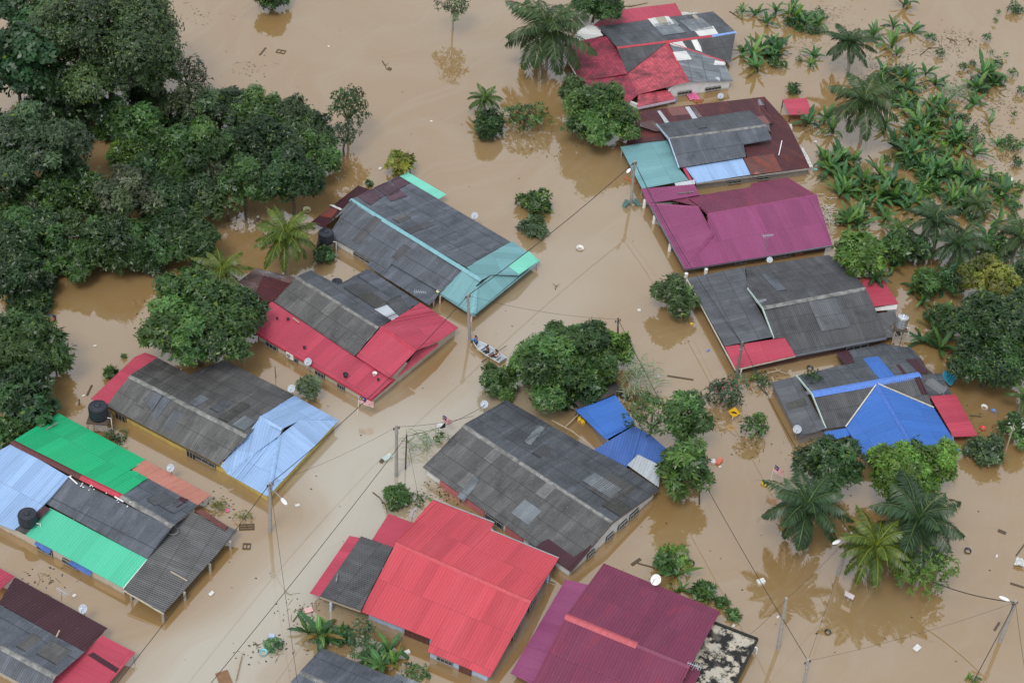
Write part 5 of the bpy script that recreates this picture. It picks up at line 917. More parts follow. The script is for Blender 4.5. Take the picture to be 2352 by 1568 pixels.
# ------------------------------------------------------------------ tanks, dishes, aerials, flags, signs
def tank(label, k, x, y, z, R_=.75, H_=1.25, mat=BLACKP, stand=True, ribs=4, name='water_tank'):
    c = Z(k, x, y, z); t = thing(name, label, 'water tank', (c.x, c.y, 0)); b = c-Vector((0, 0, H_)); mb = MB(); pr = [(R_*.9, 0)]
    for i in range(ribs*2+1): pr.append((R_*(1 if i % 2 else .95), H_*(.05+.8*i/(ribs*2)))); pr.append((R_*(1 if i % 2 else .95), H_*(.05+.8*(i+.7)/(ribs*2))))
    pr += [(R_*.96, H_*.86), (R_*.75, H_*.95), (R_*.34, H_)]; mb.lathe(pr, b, 28); mb.build('body', mat, t)
    mb = MB(); mb.lathe([(R_*.32, 0), (R_*.34, .05), (R_*.25, .09), (.05, .1)], c, 16); mb.build('lid', mat, t); mb = MB(); mb.tube([b+Vector((R_*.9, -.2, .15)), b+Vector((R_+.25, -.2, .15)), b+Vector((R_+.25, -.2, -1.2))], .035, 8); mb.build('pipe', WHITE, t)
    if stand:
        mb = MB(); mb.box(b-Vector((0, 0, .06)), R_*2.2, R_*2.2, .1); mb.build('platform', WOOD, t)
        for sx in (-1, 1):
            for sy in (-1, 1): mb = MB(); mb.bar(b+Vector((sx*R_, sy*R_, -.1)), Vector((b.x+sx*R_, b.y+sy*R_, -.6)), .1); mb.build('leg', PALEWOOD, t)
        mb = MB(); mb.bar(b+Vector((-R_, -R_, -.2)), Vector((b.x+R_, b.y-R_, .2)), .06); mb.bar(b+Vector((R_, -R_, -.2)), Vector((b.x-R_, b.y-R_, .2)), .06); mb.build('brace', PALEWOOD, t)
    return t
tank('black ribbed water tank on timber stand beside yellow house', 'E', 672, 1222, 2.6, .78, 1.3); tank('black ribbed water tank behind the teal house eave', 'F', 482, 28, 2.2, .72, 1.1); tank('black tank lid seen behind the crimson house roof', 'F', 558, 365, 1.6, .5, 1.0); tank('black water tank standing on the mint green roof corner', 'I', 185, 398, 2.4, .72, 1.0, stand=False)
tank('shiny steel ribbed water tank on a platform right of the wide black roof', 'H', 936, 606, 3.1, .52, 1.35, plain('bright_steel', (.72, .73, .74), .22, .85), True, 6)
def dish(label, k, x, y, z, r=.42, az=200, el=50, mat=DISH):
    r *= .82
    c = Z(k, x, y, z); t = thing('satellite_dish', label, 'satellite dish', (c.x, c.y, max(0, z-.8))); a = Vector((math.sin(R(az))*math.cos(R(el)), math.cos(R(az))*math.cos(R(el)), math.sin(R(el))))
    mb = MB(); mb.lathe([(.001, 0), (r*.5, r*.07), (r*.8, r*.18), (r, r*.28), (r*.98, r*.31), (r*.78, r*.22), (r*.5, r*.1), (.002, .03)], c, 20, axis=a); mb.build('reflector', mat, t)
    mb = MB(); f = c+a*r*.95; sd_ = a.cross(Vector((0, 0, 1))).normalized(); lo = c+a*r*.25-sd_.cross(a)*r*.9; mb.bar(lo, f, .03); mb.build('feed_arm', STEEL, t); mb = MB(); mb.ball(f, .06); mb.build('receiver', WHITE, t); mb = MB(); mb.tube([c-a*.03, c-Vector((0, 0, .25))-a*.1, Vector((c.x, c.y, max(-.2, z-1.0)))-a*.1], .03, 8); mb.build('mount', STEEL, t)
for l, k, x, y, z, kw in (('satellite dish at the far eave of the teal house', 'B', 1508, 1487, 1.5, {}), ('satellite dish at the corner of the red tiled gable', 'C', 1078, 597, 1.3, dict(r=.4)), ('white satellite dish above the white vented wall', 'C', 1415, 550, 1.4, dict(r=.36, mat=DISH)), ('grey satellite dish standing in water below the top house', 'C', 1438, 664, .6, dict(r=.4)), ('satellite dish beside the pale shrub and grey roof', 'F', 246, 1110, 1.6, {}), ('satellite dish on the crimson lean-to eave', 'F', 360, 926, 1.3, {}), ('satellite dish at the top corner of the black centre roof', 'F', 1575, 1218, 1.7, {}), ('satellite dish behind the salmon lean-to', 'I', 1177, 88, 1.4, dict(r=.4)), ('satellite dish above the dark maroon roof', 'I', 575, 1058, 1.6, dict(r=.42)), ('white dish between mauve house and black house', 'H', 12, 224, 1.3, dict(r=.36, mat=DISH)), ('satellite dish on the grey left roof of the cobalt house', 'H', 202, 1390, 1.5, dict(r=.45)), ('big white dish behind the plum roof', 'K', 995, 860, 1.9, dict(r=.54, mat=WHITE, az=230))): dish(l, k, x, y, z, **kw)
def aerial(label, k, x, y, bx, by, z0, az=60, mat=None):
    bq, tq = ZQ(k, bx, by), ZQ(k, x, y); b = P(*bq, z0); d = ray(*tq); h = Vector((d.x, d.y, 0)); tp = CAM+d*((b-CAM).dot(h)/h.dot(h)); tp.z = max(tp.z, z0+.6); t = thing('television_aerial', label, 'aerial', b); mb = MB(); mb.tube([b, tp], .028, 6); mb.build('mast', STEEL, t); u = Vector((math.cos(R(az)), math.sin(R(az)), 0)); w = Vector((-u.y, u.x, 0)); mb = MB(); mb.bar(tp-u*.55, tp+u*.55, .035); mb.build('boom', mat or DISH, t); mb = MB()
    for i in range(7): mb.bar(tp+u*(-.5+i*.16)-w*(.34-.03*i), tp+u*(-.5+i*.16)+w*(.34-.03*i), .022)
    mb.build('elements', mat or DISH, t)
aerial('television aerial on the maroon roof near the red shed', 'C', 1710, 705, 1700, 790, 1.4, 100); aerial('television aerial on the mauve front slope', 'G', 1764, 55, 1742, 195, 1.4, 20); aerial('television aerial in water between mango tree and crimson house', 'E', 1692, 890, 1675, 970, 0, 20); aerial('television aerial behind the dark maroon roof', 'I', 428, 938, 422, 1005, 1.2, 150); aerial('white aerial behind the coral red roof', 'J', 1085, 385, 1072, 465, 1.4, 70); aerial('white aerial at the plum ridge end', 'K', 1255, 1455, 1240, 1480, 2.4, 160); aerial('aerial lying on the green edged black ridge', 'G', 1718, 505, 1725, 545, 2.4, 30); aerial('thin aerial on the low grey roof beside the teal porch', 'F', 1130, 463, 1128, 480, 1.3, 0)
FW = plain('flag_white', (.8, .8, .8), .7); FR = plain('flag_red', (.6, .02, .04), .7); FB = plain('flag_blue', (.01, .02, .2), .7); FY = plain('flag_yellow', (.8, .6, .02), .6); FK = plain('flag_black', (.02, .02, .025), .7)
def flag(label, base, top, w, h, az, kind='striped', droop=.25, z=None):
    bq, tq = ZQ(*base), ZQ(*top); b = P(*bq, 0); tp = height_above(bq, tq); tp.z = max(tp.z, 1.2); t = thing('flag_pole', label, 'flag', b); mb = MB(); mb.tube([b-(tp-b)*.1, tp], .025, 6); mb.build('pole', WHITE if kind == 'striped' else PALEWOOD, t)
    u = Vector((math.cos(R(az)), math.sin(R(az)), 0)); nv = Vector((-u.y, u.x, 0)); dn = (b-tp).normalized()
    S = lambda a, c, o=0: tp+u*(a*w)+dn*(c*h)+Vector((0, 0, -droop*a*a*w))+nv*(.10*math.sin(a*7+c*1.5)*a+o)
    mb = MB(); nx, ny = 20, 14
    for i in range(nx):
        for j in range(ny):
            mi = (1 if j % 2 == 0 else 0) if kind == 'striped' else (3 if (i+j*.6) > 15 else 0)
            if kind == 'striped' and i < nx//2 and j < 8: mi = 2
            mb.add([S(i/nx, j/ny), S((i+1)/nx, j/ny), S((i+1)/nx, (j+1)/ny), S(i/nx, (j+1)/ny)], [(0, 1, 2, 3)], mi)
    f = mb.build('cloth', [FW, FR, FB, FK], t); md = f.modifiers.new('thickness', 'SOLIDIFY'); md.thickness = .012; md.offset = 0
    if kind == 'striped':
        mb = MB(); N = 16; A = [R(55+250*i/N) for i in range(N+1)]
        for o in (-.02, .02):
            for i in range(N):
                q = []
                for a_, rr, dx in ((A[i], .2, 0), (A[i+1], .2, 0), (A[i+1], .155, .025), (A[i], .155, .025)): q.append(S(.19+(dx+math.cos(a_)*rr)*.62, .285-math.sin(a_)*rr, o))
                mb.add(q, [(0, 1, 2, 3)])
            st = [S(.30+math.cos(math.pi*i/14)*(.13 if i % 2 else .055)*.62, .285-math.sin(math.pi*i/14)*(.13 if i % 2 else .055), o) for i in range(28)]; mb.add(st, [tuple(range(28))])
        mb.build('crescent_and_star', FY, f)
flag('red and white striped flag on a white pole before the crimson roof', ('F', 697, 1290), ('F', 712, 1160), 1.25, .72, -12); flag('striped flag flying above the left corner of the black centre roof', ('F', 1283, 1400), ('F', 1284, 1290), .85, .75, -25); flag('white and black flag on a stick beside the striped flag', ('F', 1238, 1465), ('F', 1240, 1345), .8, .6, 10, 'plain', .1); flag('striped flag on a dark pole near the yellow can and palms', ('L', 12, 195), ('L', 46, 65), .9, .7, -35)
def sign():
    b = Z('G', 1515, 1330, 0); c = Z('G', 1530, 1277, .0); bq = ZQ('G', 1517, 1325); c = height_above(bq, ZQ('G', 1530, 1277)); c.z = max(c.z, .9); t = thing('road_sign', 'yellow diamond road sign with a black hump symbol standing in the flood', 'road sign', P(*bq, 0)); v = (CAM-c); v.z *= .25; v.normalize(); sd_ = v.cross(Vector((0, 0, 1))).normalized(); u = sd_.cross(v); mb = MB(); r = .52
    mb.add([c+sd_*r, c+u*r, c-sd_*r, c-u*r]+[q-v*.03 for q in (c+sd_*r, c+u*r, c-sd_*r, c-u*r)], [(0, 1, 2, 3), (7, 6, 5, 4)]+[(i, i+4, (i+1) % 4+4, (i+1) % 4) for i in range(4)]); pl = mb.build('plate', plain('sign_yellow', (.80, .47, .01), .4), t); mb = MB(); N = 12
    pr = [(-.28, -.1)]+[(-.28+.56*i/N, -.06+.15*math.sin(math.pi*i/N)) for i in range(N+1)]+[(.28, -.1)]; mb.add([c+v*.012+sd_*x+u*y for x, y in pr], [tuple(range(len(pr)))]); mb.build('symbol', FK, pl)
    mb = MB(); mb.tube([Vector((c.x, c.y, c.z-.3))-v*.06, P(*bq, -.5)], .045, 8); mb.build('post', FK, t); mb = MB(); mb.tube([P(*bq, .02).lerp(c, .1), P(*bq, 0).lerp(c, .35)], .05, 8); mb.build('band', WHITE, t)
sign()
def board(name, label, k, quad, legs, mat=WHITE, z=1.0, cat='sign'):
    p = [Z(k, x, y, zz) for x, y, zz in quad]; c = sum(p, Vector())/4; t = thing(name, label, cat, (c.x, c.y, 0)); n = (p[1]-p[0]).cross(p[3]-p[0]).normalized(); mb = MB(); mb.add(p+[q+n*.04 for q in p], [(3, 2, 1, 0), (4, 5, 6, 7)]+[(i, (i+1) % 4, (i+1) % 4+4, i+4) for i in range(4)]); mb.build('board', mat, t)
    for x, y in legs: mb = MB(); q = Z(k, x, y, quad[2][2]); mb.tube([q, Vector((q.x, q.y, -.4))], .03, 6); mb.build('post', STEEL, t)
board('sign_board', 'tilted white sign board standing in the flood beneath the yellowish palm', 'L', [(533, 935, 1.0), (597, 968, 1.0), (585, 995, .55), (526, 963, .55)], [(580, 992), (530, 965)], plain('pinkish_white_board', (.65, .6, .62), .5))
def ac():
    c = Z('F', 240, 880, .62); t = thing('air_conditioner', 'white air conditioner unit under the crimson eave', 'air conditioner', c-Vector((0, 0, .3))); d = (Z('F', 790, 1186, 1)-Z('F', 0, 725, 1)); d.z = 0; d.normalize(); n = Vector((d.y, -d.x, 0)); ax = (d, n, Vector((0, 0, 1))); mb = MB(); mb.box(c, .8, .32, .58, ax); mb.build('case', WHITE, t); mb = MB(); q = c+n*.165-d*.12; mb.lathe([(.2, 0), (.2, .015), (.06, .02)], q, 16, axis=n); mb.build('fan_grille', plain('grey_grille', (.25, .25, .26), .5), t); mb = MB(); mb.bar(c-d*.3-Vector((0, 0, .3))-n*.3, c-d*.3-Vector((0, 0, .3))+n*.16, .04); mb.bar(c+d*.3-Vector((0, 0, .3))-n*.3, c+d*.3-Vector((0, 0, .3))+n*.16, .04); mb.build('bracket', STEEL, t)
ac()

# ------------------------------------------------------------------ boat and crew
def skin(name, joints, bones, mat, parent, root, sub=2):
    """one continuous surface grown on connected joints: joints = {name: (position, radius)}"""
    ks = list(joints); me = bpy.data.meshes.new(name); w0 = parent_world(parent)
    me.from_pydata([tuple(Vector(joints[k][0])-w0) for k in ks], [(ks.index(a), ks.index(b)) for a, b in bones], []); me.materials.append(mat); o = link(bpy.data.objects.new(name, me), parent)
    md = o.modifiers.new('skin', 'SKIN'); md.use_smooth_shade = True; sv = me.skin_vertices[0].data
    for i, k in enumerate(ks): r = joints[k][1]; sv[i].radius = (r, r) if not isinstance(r, tuple) else r
    sv[ks.index(root)].use_root = True; s = o.modifiers.new('smooth', 'SUBSURF'); s.levels = sub; s.render_levels = sub
    return o
def person(label, pos, yaw, arms, shirt, legs, hairm, vest=None, cap=None, lean=0.0):
    """a seated figure facing local +x; arms: {side: (elbow, wrist, finger direction)} in local metres"""
    pos = Vector(pos); t = thing('person', label, 'person', pos); M = Matrix.Rotation(yaw, 4, 'Z'); W = lambda p: pos+M@Vector(p)
    J = {'pelvis': ((0, 0, .09), .125), 'waist': ((lean*.3, 0, .25), .115), 'chest': ((lean*.75, 0, .43), (.125, .15)), 'neck': ((lean+.01, 0, .585), .052), 'jaw': ((lean+.045, 0, .655), .07), 'head': ((lean+.03, 0, .735), .088), 'crown': ((lean+.02, 0, .81), .06)}
    B = [('pelvis', 'waist'), ('waist', 'chest'), ('chest', 'neck'), ('neck', 'jaw'), ('jaw', 'head'), ('head', 'crown')]
    Sh = {k: (J[k][0], (J[k][1][0]+.014, J[k][1][1]+.014) if isinstance(J[k][1], tuple) else J[k][1]+.014) for k in ('pelvis', 'waist', 'chest')}; SB = [('pelvis', 'waist'), ('waist', 'chest')]; Tr = {'pelvis': ((0, 0, .08), .138)}; TB = []
    for s, n in ((1, 'l'), (-1, 'r')):
        el, wr, fd = arms[n]; fd = Vector(fd).normalized(); sh = (lean*.85, s*.185, .515); J['sh'+n] = (sh, .062); J['el'+n] = (el, .043); J['wr'+n] = (wr, .028); pm = Vector(wr)+fd*.07; J['pm'+n] = (pm, .034); B += [('chest', 'sh'+n), ('sh'+n, 'el'+n), ('el'+n, 'wr'+n), ('wr'+n, 'pm'+n)]
        sd_ = fd.cross(Vector((0, 0, 1))); sd_ = sd_.normalized() if sd_.length > .1 else Vector((0, 1, 0)); cl = fd.cross(sd_)
        for i, (o, L) in enumerate(((-.030, .062), (-.010, .074), (.010, .068), (.028, .052))):
            k1 = pm+sd_*o+fd*(.035+L*.45); k2 = k1+(fd*.55+cl*.8*(1 if cl.z < 0 else -1)).normalized()*L*.55; J[f'f{n}{i}a'] = (k1, .0095); J[f'f{n}{i}b'] = (k2, .0075); B += [('pm'+n, f'f{n}{i}a'), (f'f{n}{i}a', f'f{n}{i}b')]
        th_ = Vector(wr)+fd*.045-sd_*.042; J['t'+n] = (th_, .011); J['t2'+n] = (th_+fd*.035-sd_*.012, .009); B += [('wr'+n, 't'+n), ('t'+n, 't2'+n)]
        kn, an = legs[n]; an = Vector(an); J['hip'+n] = ((.04, s*.095, .07), .088); J['kn'+n] = (kn, .06); J['an'+n] = (an, .038); J['to'+n] = (an+Vector((.17, 0, -.04)), .034); B += [('pelvis', 'hip'+n), ('hip'+n, 'kn'+n), ('kn'+n, 'an'+n), ('an'+n, 'to'+n)]
        Sh['sh'+n] = (sh, .078); Sh['el'+n] = (Vector(sh).lerp(Vector(el), .95 if shirt[1] else .6), .058); SB += [('chest', 'sh'+n), ('sh'+n, 'el'+n)]
        if shirt[1]: Sh['cu'+n] = (Vector(el).lerp(Vector(wr), .85), .042); SB.append(('el'+n, 'cu'+n))
        Tr['hip'+n] = ((.04, s*.095, .07), .102); Tr['kn'+n] = (kn, .075); Tr['an'+n] = (Vector(kn).lerp(an, .8), .055); TB += [('pelvis', 'hip'+n), ('hip'+n, 'kn'+n), ('kn'+n, 'an'+n)]
    wj = lambda D: {k: (W(p), r) for k, (p, r) in D.items()}
    SK = plain('brown_skin', (.30, .15, .09), .55); body = skin('body', wj(J), B, SK, t, 'pelvis'); skin('shirt', wj(Sh), SB, shirt[0], t, 'pelvis'); skin('trousers', wj(Tr), TB, plain('dark_trousers', (.03, .032, .04), .8), t, 'pelvis')
    h = Vector((lean+.03, 0, .735)); mb = MB(); mb.ball((0, 0, 0), .1, sc=(1.02, .95, .95)); mb.v = [tuple(W(h+Vector((p[0]-.018, p[1], max(p[2], -.02)+.03)))) for p in mb.v]; mb.build('hair', hairm, t)
    for s in (-1, 1):
        mb = MB(); mb.ball(W(h+Vector((.083, s*.032, .0))), .012); mb.build('eye', FK, body); mb = MB(); mb.ball(W(h+Vector((.0, s*.092, -.01))), .025, sc=(.8, .8, 1.2)); mb.build('ear', SK, body)
    mb = MB(); mb.ball(W(h+Vector((.096, 0, -.025))), .016, sc=(1, .8, 1.3)); mb.build('nose', SK, body); mb = MB(); mb.ball(W(h+Vector((.083, 0, -.062))), .017, sc=(.5, 1.3, .4)); mb.build('mouth', plain('lips', (.2, .07, .06)), body)
    if vest:
        V = {'a': ((lean*.2, 0, .14), .165), 'b': ((lean*.5, 0, .32), (.18, .20)), 'c': ((lean*.8, 0, .51), (.17, .185))}; v = skin('life_vest', wj(V), [('a', 'b'), ('b', 'c')], vest, t, 'a'); mb = MB()
        for z in (.24, .38):
            mb.lathe([(.18, -.01), (.206, -.009), (.206, .009), (.18, .01)], W((lean*.5, 0, z)), 16)
        mb.build('strap', WHITE, v)
    if cap: mb = MB(); mb.ball((0, 0, 0), .108, sc=(1, .95, .7)); mb.v = [tuple(W(h+Vector((p[0]-.01, p[1], max(p[2], 0)+.05)))) for p in mb.v]; q = [W(h+Vector((x, y, .055))) for x, y in ((.07, .07), (.17, .045), (.17, -.045), (.07, -.07))]; mb.poly(q, .012); mb.build('cap', cap, t)
    return t
def boat():
    bow, st = Z('F', 1490, 783, .35), Z('F', 1703, 918, .35); ax = bow-st; ax.z = 0; L = ax.length; ax.normalize(); sd_ = Vector((-ax.y, ax.x, 0)); c = (bow+st)/2; c.z = 0; yaw = math.atan2(ax.y, ax.x); WB = lambda x, y, z: c+ax*x+sd_*y+Vector((0, 0, z)); t = thing('boat', 'open grey motor boat with white inside carrying three people', 'boat', c); mb = MB(); N = 18; st_ = []; hw = L*.155
    for i in range(N+1):
        u = i/N; x = -L/2+L*u; w = hw*(.86+.14*min(1, u*3))*(1 if u < .5 else max(.03, (1-((u-.5)/.5)**2.2))); sh = .40+.16*u**3; kz = -.16+.3*max(0, u-.75)**1.2*1.6; st_.append([(x, 0, kz), (x, w*.72, kz+.05), (x, w, sh), (x, w-.05 if w > .09 else w*.5, sh), (x, w*.66, .05), (x, 0, .03 if u < .97 else sh-.1)])
    for s in (1, -1):
        vs = [WB(x, y*s, z) for r in st_ for x, y, z in r]; mb.add(vs, [(i*6+j, i*6+j+1, i*6+7+j, i*6+6+j) for i in range(N) for j in range(2)], 1, True); mb.add(vs, [(i*6+j, i*6+j+1, i*6+7+j, i*6+6+j) for i in range(N) for j in range(2, 5)], 0, True)
    a = [WB(*p) for p in st_[0]]; b = [WB(p[0], -p[1], p[2]) for p in st_[0]]; mb.add([a[0], a[1], a[2], b[2], b[1]], [(0, 1, 2, 3, 4)], 1); mb.add([q+ax*.06 for q in (a[0], a[1], a[2], b[2], b[1])], [(4, 3, 2, 1, 0)], 0)
    mb.build('hull', [plain('pale_boat_inside', (.36, .41, .47), .5), plain('ochre_boat_side', (.42, .33, .14), .5)], t); mb = MB()
    for s in (1, -1): mb.tube([WB(r[2][0], (r[2][1]-.025)*s, r[2][2]+.015) for r in st_], .028, 6)
    mb.build('gunwale', plain('white_gunwale', (.7, .72, .74), .4), t)
    for u in (.2, .45, .7):
        x = -L/2+L*u; w = st_[int(u*N)][2][1]-.03; mb = MB(); mb.box(WB(x, 0, .27), .3, w*2, .05, (ax, sd_, Vector((0, 0, 1)))); mb.build('bench', plain('grey_bench', (.5, .52, .55), .6), t)
    d = 0.30; Lg = {'l': ((.40, .13, .10), (.44, .13, -.17)), 'r': ((.40, -.13, .10), (.42, -.13, -.17))}; BH = plain('black_hair', (.012, .011, .01), .6)
    person('person in a blue long sleeved shirt at the bow reaching to the pole', WB(L*.38, 0, d+.1), yaw, {'l': ((.27, .25, .38), (.48, .22, .42), (1, 0, .1)), 'r': ((.16, -.28, .35), (.34, -.24, .24), (1, .2, -.3))}, (plain('blue_shirt', (.05, .17, .55), .8), True), Lg, BH, lean=.06)
    person('person in a black shirt holding a phone to the face in mid boat', WB(-L*.02, .05, d), yaw+1.2, {'l': ((.2, .24, .42), (.25, .07, .66), (.1, -.2, 1)), 'r': ((.2, -.24, .42), (.25, -.07, .66), (.1, .2, 1))}, (plain('black_shirt', (.02, .02, .022), .8), False), Lg, BH, lean=.03)
    person('person in an orange life vest and dark cap near the stern', WB(-L*.28, 0, d), yaw+.15, {'l': ((.12, .27, .33), (.32, .2, .24), (1, -.1, -.2)), 'r': ((.12, -.27, .33), (.32, -.22, .24), (1, .1, -.2))}, (plain('dark_shirt', (.04, .035, .035), .8), True), Lg, BH, plain('orange_vest', (.95, .16, .02), .7), plain('dark_cap', (.02, .02, .025), .8))
    q = WB(-L*.02, .05, d); M = Matrix.Rotation(yaw+1.2, 4, 'Z'); mb = MB(); mb.box(q+M@Vector((.30, 0, .72)), .012, .08, .15, ((M@Vector((1, 0, 0))), (M@Vector((0, 1, 0))), Vector((0, 0, 1)))); tag(mb.build('phone', FK, None, q+M@Vector((.30, 0, .72))), 'dark phone held up by the person in the black shirt', 'phone')
    a, b = Z('F', 1555, 926, .45), Z('F', 1726, 814, .55); t2 = thing('oar', 'long dark oar laid across the boat', 'oar', (a+b)/2); mb = MB(); mb.tube([a.lerp(b, .18), b], .03, 8); mb.build('shaft', WOOD, t2); mb = MB(); mb.bar(a, a.lerp(b, .2), .16, .03); mb.build('blade', WOOD, t2)
    mb = MB(); p = WB(-L*.13, .12, .06); mb.box(p, .22, .16, .26); mb.lathe([(.04, 0), (.04, .05)], p+Vector((0, 0, .13)), 8); tag(mb.build('fuel_can', REDP, None, p), 'small red fuel can on the boat floor', 'fuel can')
boat()

# ------------------------------------------------------------------ floating and stranded things
def rest(o, desc, k, x, y): spot(o, desc, ZQ(k, x, y)); return o
def plank(k, x1, y1, x2, y2, w=.16, z=.03, mat=WOOD, desc='dark floating plank', h=.06, name='plank'):
    a, b = Z(k, x1, y1, z), Z(k, x2, y2, z); mb = MB(); mb.bar(a, b, w, h); o = mb.build(name, mat, None, (a+b)/2); o['category'] = 'plank'; return rest(o, desc, k, (x1+x2)/2, (y1+y2)/2)
def branch(k, pts, r=.05, z=.05, mat=WOOD, desc='bare dark floating branch'):
    p = [Z(k, x, y, z) for x, y in pts]; mb = MB(); mb.tube(p, [r*(1-.7*i/len(p)) for i in range(len(p))], 6); m_ = p[len(p)//2]
    for s in (-1, 1): e = m_+Vector((s*.35, .3, .12)); mb.tube([m_, e], [r*.6, r*.2], 5)
    o = mb.build('branch', mat, None, p[0]); o['category'] = 'branch'; return rest(o, desc, k, *pts[0])
def frame(k, x, y, w=1.0, h=.7, rot=0, n=4, mat=WOOD, desc='dark wooden pallet afloat', name='pallet'):
    c = Z(k, x, y, .06); u = Vector((math.cos(R(rot)), math.sin(R(rot)), 0)); v = Vector((-u.y, u.x, 0)); mb = MB()
    for i in range(n): mb.bar(c-u*w/2+v*(h*(i/(n-1)-.5)), c+u*w/2+v*(h*(i/(n-1)-.5)), .1, .03)
    for i in (-1, 0, 1): mb.bar(c+u*i*w*.45-v*h*.55-Vector((0, 0, .05)), c+u*i*w*.45+v*h*.55-Vector((0, 0, .05)), .09, .07)
    o = mb.build(name, mat, None, c); o['category'] = 'pallet'; return rest(o, desc, k, x, y)
def bottle(k, x, y, mat=FOAM, L=.34, r=.09, z=.04, desc='white plastic bottle afloat'):
    c = Z(k, x, y, z); a = rng.uniform(0, 6.28); d = Vector((math.cos(a), math.sin(a), 0)); mb = MB(); mb.lathe([(r*.8, 0), (r, .03), (r, L*.65), (r*.35, L*.85), (r*.35, L)], c-d*L/2, 10, axis=d); o = mb.build('bottle', mat, None, c); o['category'] = 'bottle'; return rest(o, desc, k, x, y)
def carton(k, x, y, mat=FOAM, sx=.5, sy=.36, sz=.2, z=.0, desc='white foam box', cat='box', name='box'):
    sx, sy, sz = sx*.78, sy*.78, sz*.78
    c = Z(k, x, y, z); a = rng.uniform(0, 1.57); u = Vector((math.cos(a), math.sin(a), rng.uniform(-.08, .08))).normalized(); v = u.cross(Vector((0, 0, 1))).normalized()*-1; n = u.cross(v); mb = MB(); mb.box(c, sx, sy, sz, (u, v, n)); mb.box(c+n*(sz*.5+.02), sx*1.06, sy*1.06, .05, (u, v, n)); o = mb.build(name, mat, None, c); o['category'] = cat; return rest(o, desc, k, x, y)
def tub(k, x, y, mat=FOAM, r=.28, h=.2, z=.02, desc='white plastic tub afloat', cat='tub', name='plastic_tub'):
    c = Z(k, x, y, z); mb = MB(); mb.lathe([(r*.72, -h*.4), (r*.95, h*.55), (r*1.05, h*.6), (r*1.02, h*.66), (r*.9, h*.55), (r*.68, -h*.2), (.01, -h*.2)], c, 16, axis=Vector((.1, -.08, 1))); o = mb.build(name, mat, None, c); o['category'] = cat; return rest(o, desc, k, x, y)
def ring(k, x, y, mat=BLACKP, r=.3, tr=.09, z=.05, desc='old black tyre', name='tyre'):
    c = Z(k, x, y, z); mb = MB(); n = 20; pts = [c+Vector((r*math.cos(2*math.pi*i/n), r*math.sin(2*math.pi*i/n), 0)) for i in range(n+1)]; mb.tube(pts, tr, 8); o = mb.build(name, mat, None, c); o['category'] = name.replace('_', ' '); return rest(o, desc, k, x, y)
def sheetlet(k, pts, mat, desc, name='plastic_sheet', cat='sheet'):
    p = ptlist(k, pts); ctr = sum(p, Vector())/len(p); mb = MB(); N = 6; q = lambda a, b: p[0].lerp(p[1], a).lerp(p[3].lerp(p[2], a), b)+Vector((0, 0, .07*math.sin(a*9+b*4)*math.sin(b*7+1)))
    for i in range(N):
        for j in range(N): mb.add([q(i/N, j/N), q((i+1)/N, j/N), q((i+1)/N, (j+1)/N), q(i/N, (j+1)/N)], [(0, 1, 2, 3)], 0, True)
    o = mb.build(name, mat, None, ctr); md = o.modifiers.new('thickness', 'SOLIDIFY'); md.thickness = .015; o['category'] = cat; x, y = project(ctr); spot(o, desc, (x, y))
for a in (('B', 25, 380, 68, 330), ('E', 600, 1155, 633, 1085), ('E', 545, 1180, 546, 1222, .12), ('G', 1070, 1020, 1250, 1048, .14), ('K', 865, 742, 985, 775, .09), ('K', 825, 755, 885, 712, .25), ('L', 1595, 1150, 1560, 1205), ('L', 1670, 880, 1764, 910), ('L', 1710, 690, 1770, 610, .1), ('J', 255, 1145, 325, 1050, .09), ('G', 1690, 1085, 1760, 1150, .12), ('C', 1500, 80, 1590, 140, .14), ('H', 1400, 1295, 1470, 1302, .14), ('L', 1585, 515, 1640, 538, .3), ('D', 690, 1070, 745, 1140, .1), ('D', 770, 180, 850, 178, .12), ('K', 1345, 190, 1385, 115, .14), ('F', 1800, 1, 1802, 2)):
    if a[0] != 'F': plank(*a)
plank('C', 775, 1222, 852, 1262, .35, .06, plain('orange_brown_board', (.38, .13, .05), .7), 'orange brown board beside the pole'); plank('I', 1665, 1355, 1620, 1545, .12, .3, PALEWOOD, 'pale broken post leaning in water'); plank('I', 1525, 1490, 1570, 1600, .9, .05, plain('brown_door_leaf', (.22, .12, .06), .8), 'brown wooden door leaf afloat'); plank('J', 872, 30, 860, 48, .3, .1, WOOD, 'dark box end afloat')
for a, zz, ds, mt in ((('I', 1175, 800, 1290, 865), 1.42, 'pale batten lying on the dark carport', PALEWOOD), (('I', 410, 1205, 388, 1250), 2.2, 'pale stick lying on the roof', PALEWOOD), (('I', 475, 145, 532, 198), 2.5, 'white broken sheet on the ridge', WHITE), (('J', 562, 815, 553, 868), 1.5, 'grey timber block on the roof', CAPG), (('D', 96, 970, 74, 1070), 1.55, 'white pipe lying on maroon roof', WHITE), (('E', 315, 1392, 397, 1343), 1.75, 'grey plank lying on the roof', CAPG), (('C', 1140, 1332, 1250, 1322), 1.42, 'pale plank on the mauve annex', CAPG), (('F', 253, 622, 297, 655), 1.6, 'pale lath on the crimson slope', PALEWOOD), (('I', 790, 285, 850, 320), 2.55, 'white shard on the ridge', WHITE), (('H', 25, 1030, 60, 1100), 0.3, 'pale curved stick by the roof corner', PALEWOOD), (('G', 370, 1370, 455, 1290), .5, 'pale bamboo prop under the blue roof', PALEWOOD)): plank(*a, .09, zz, mt, ds)
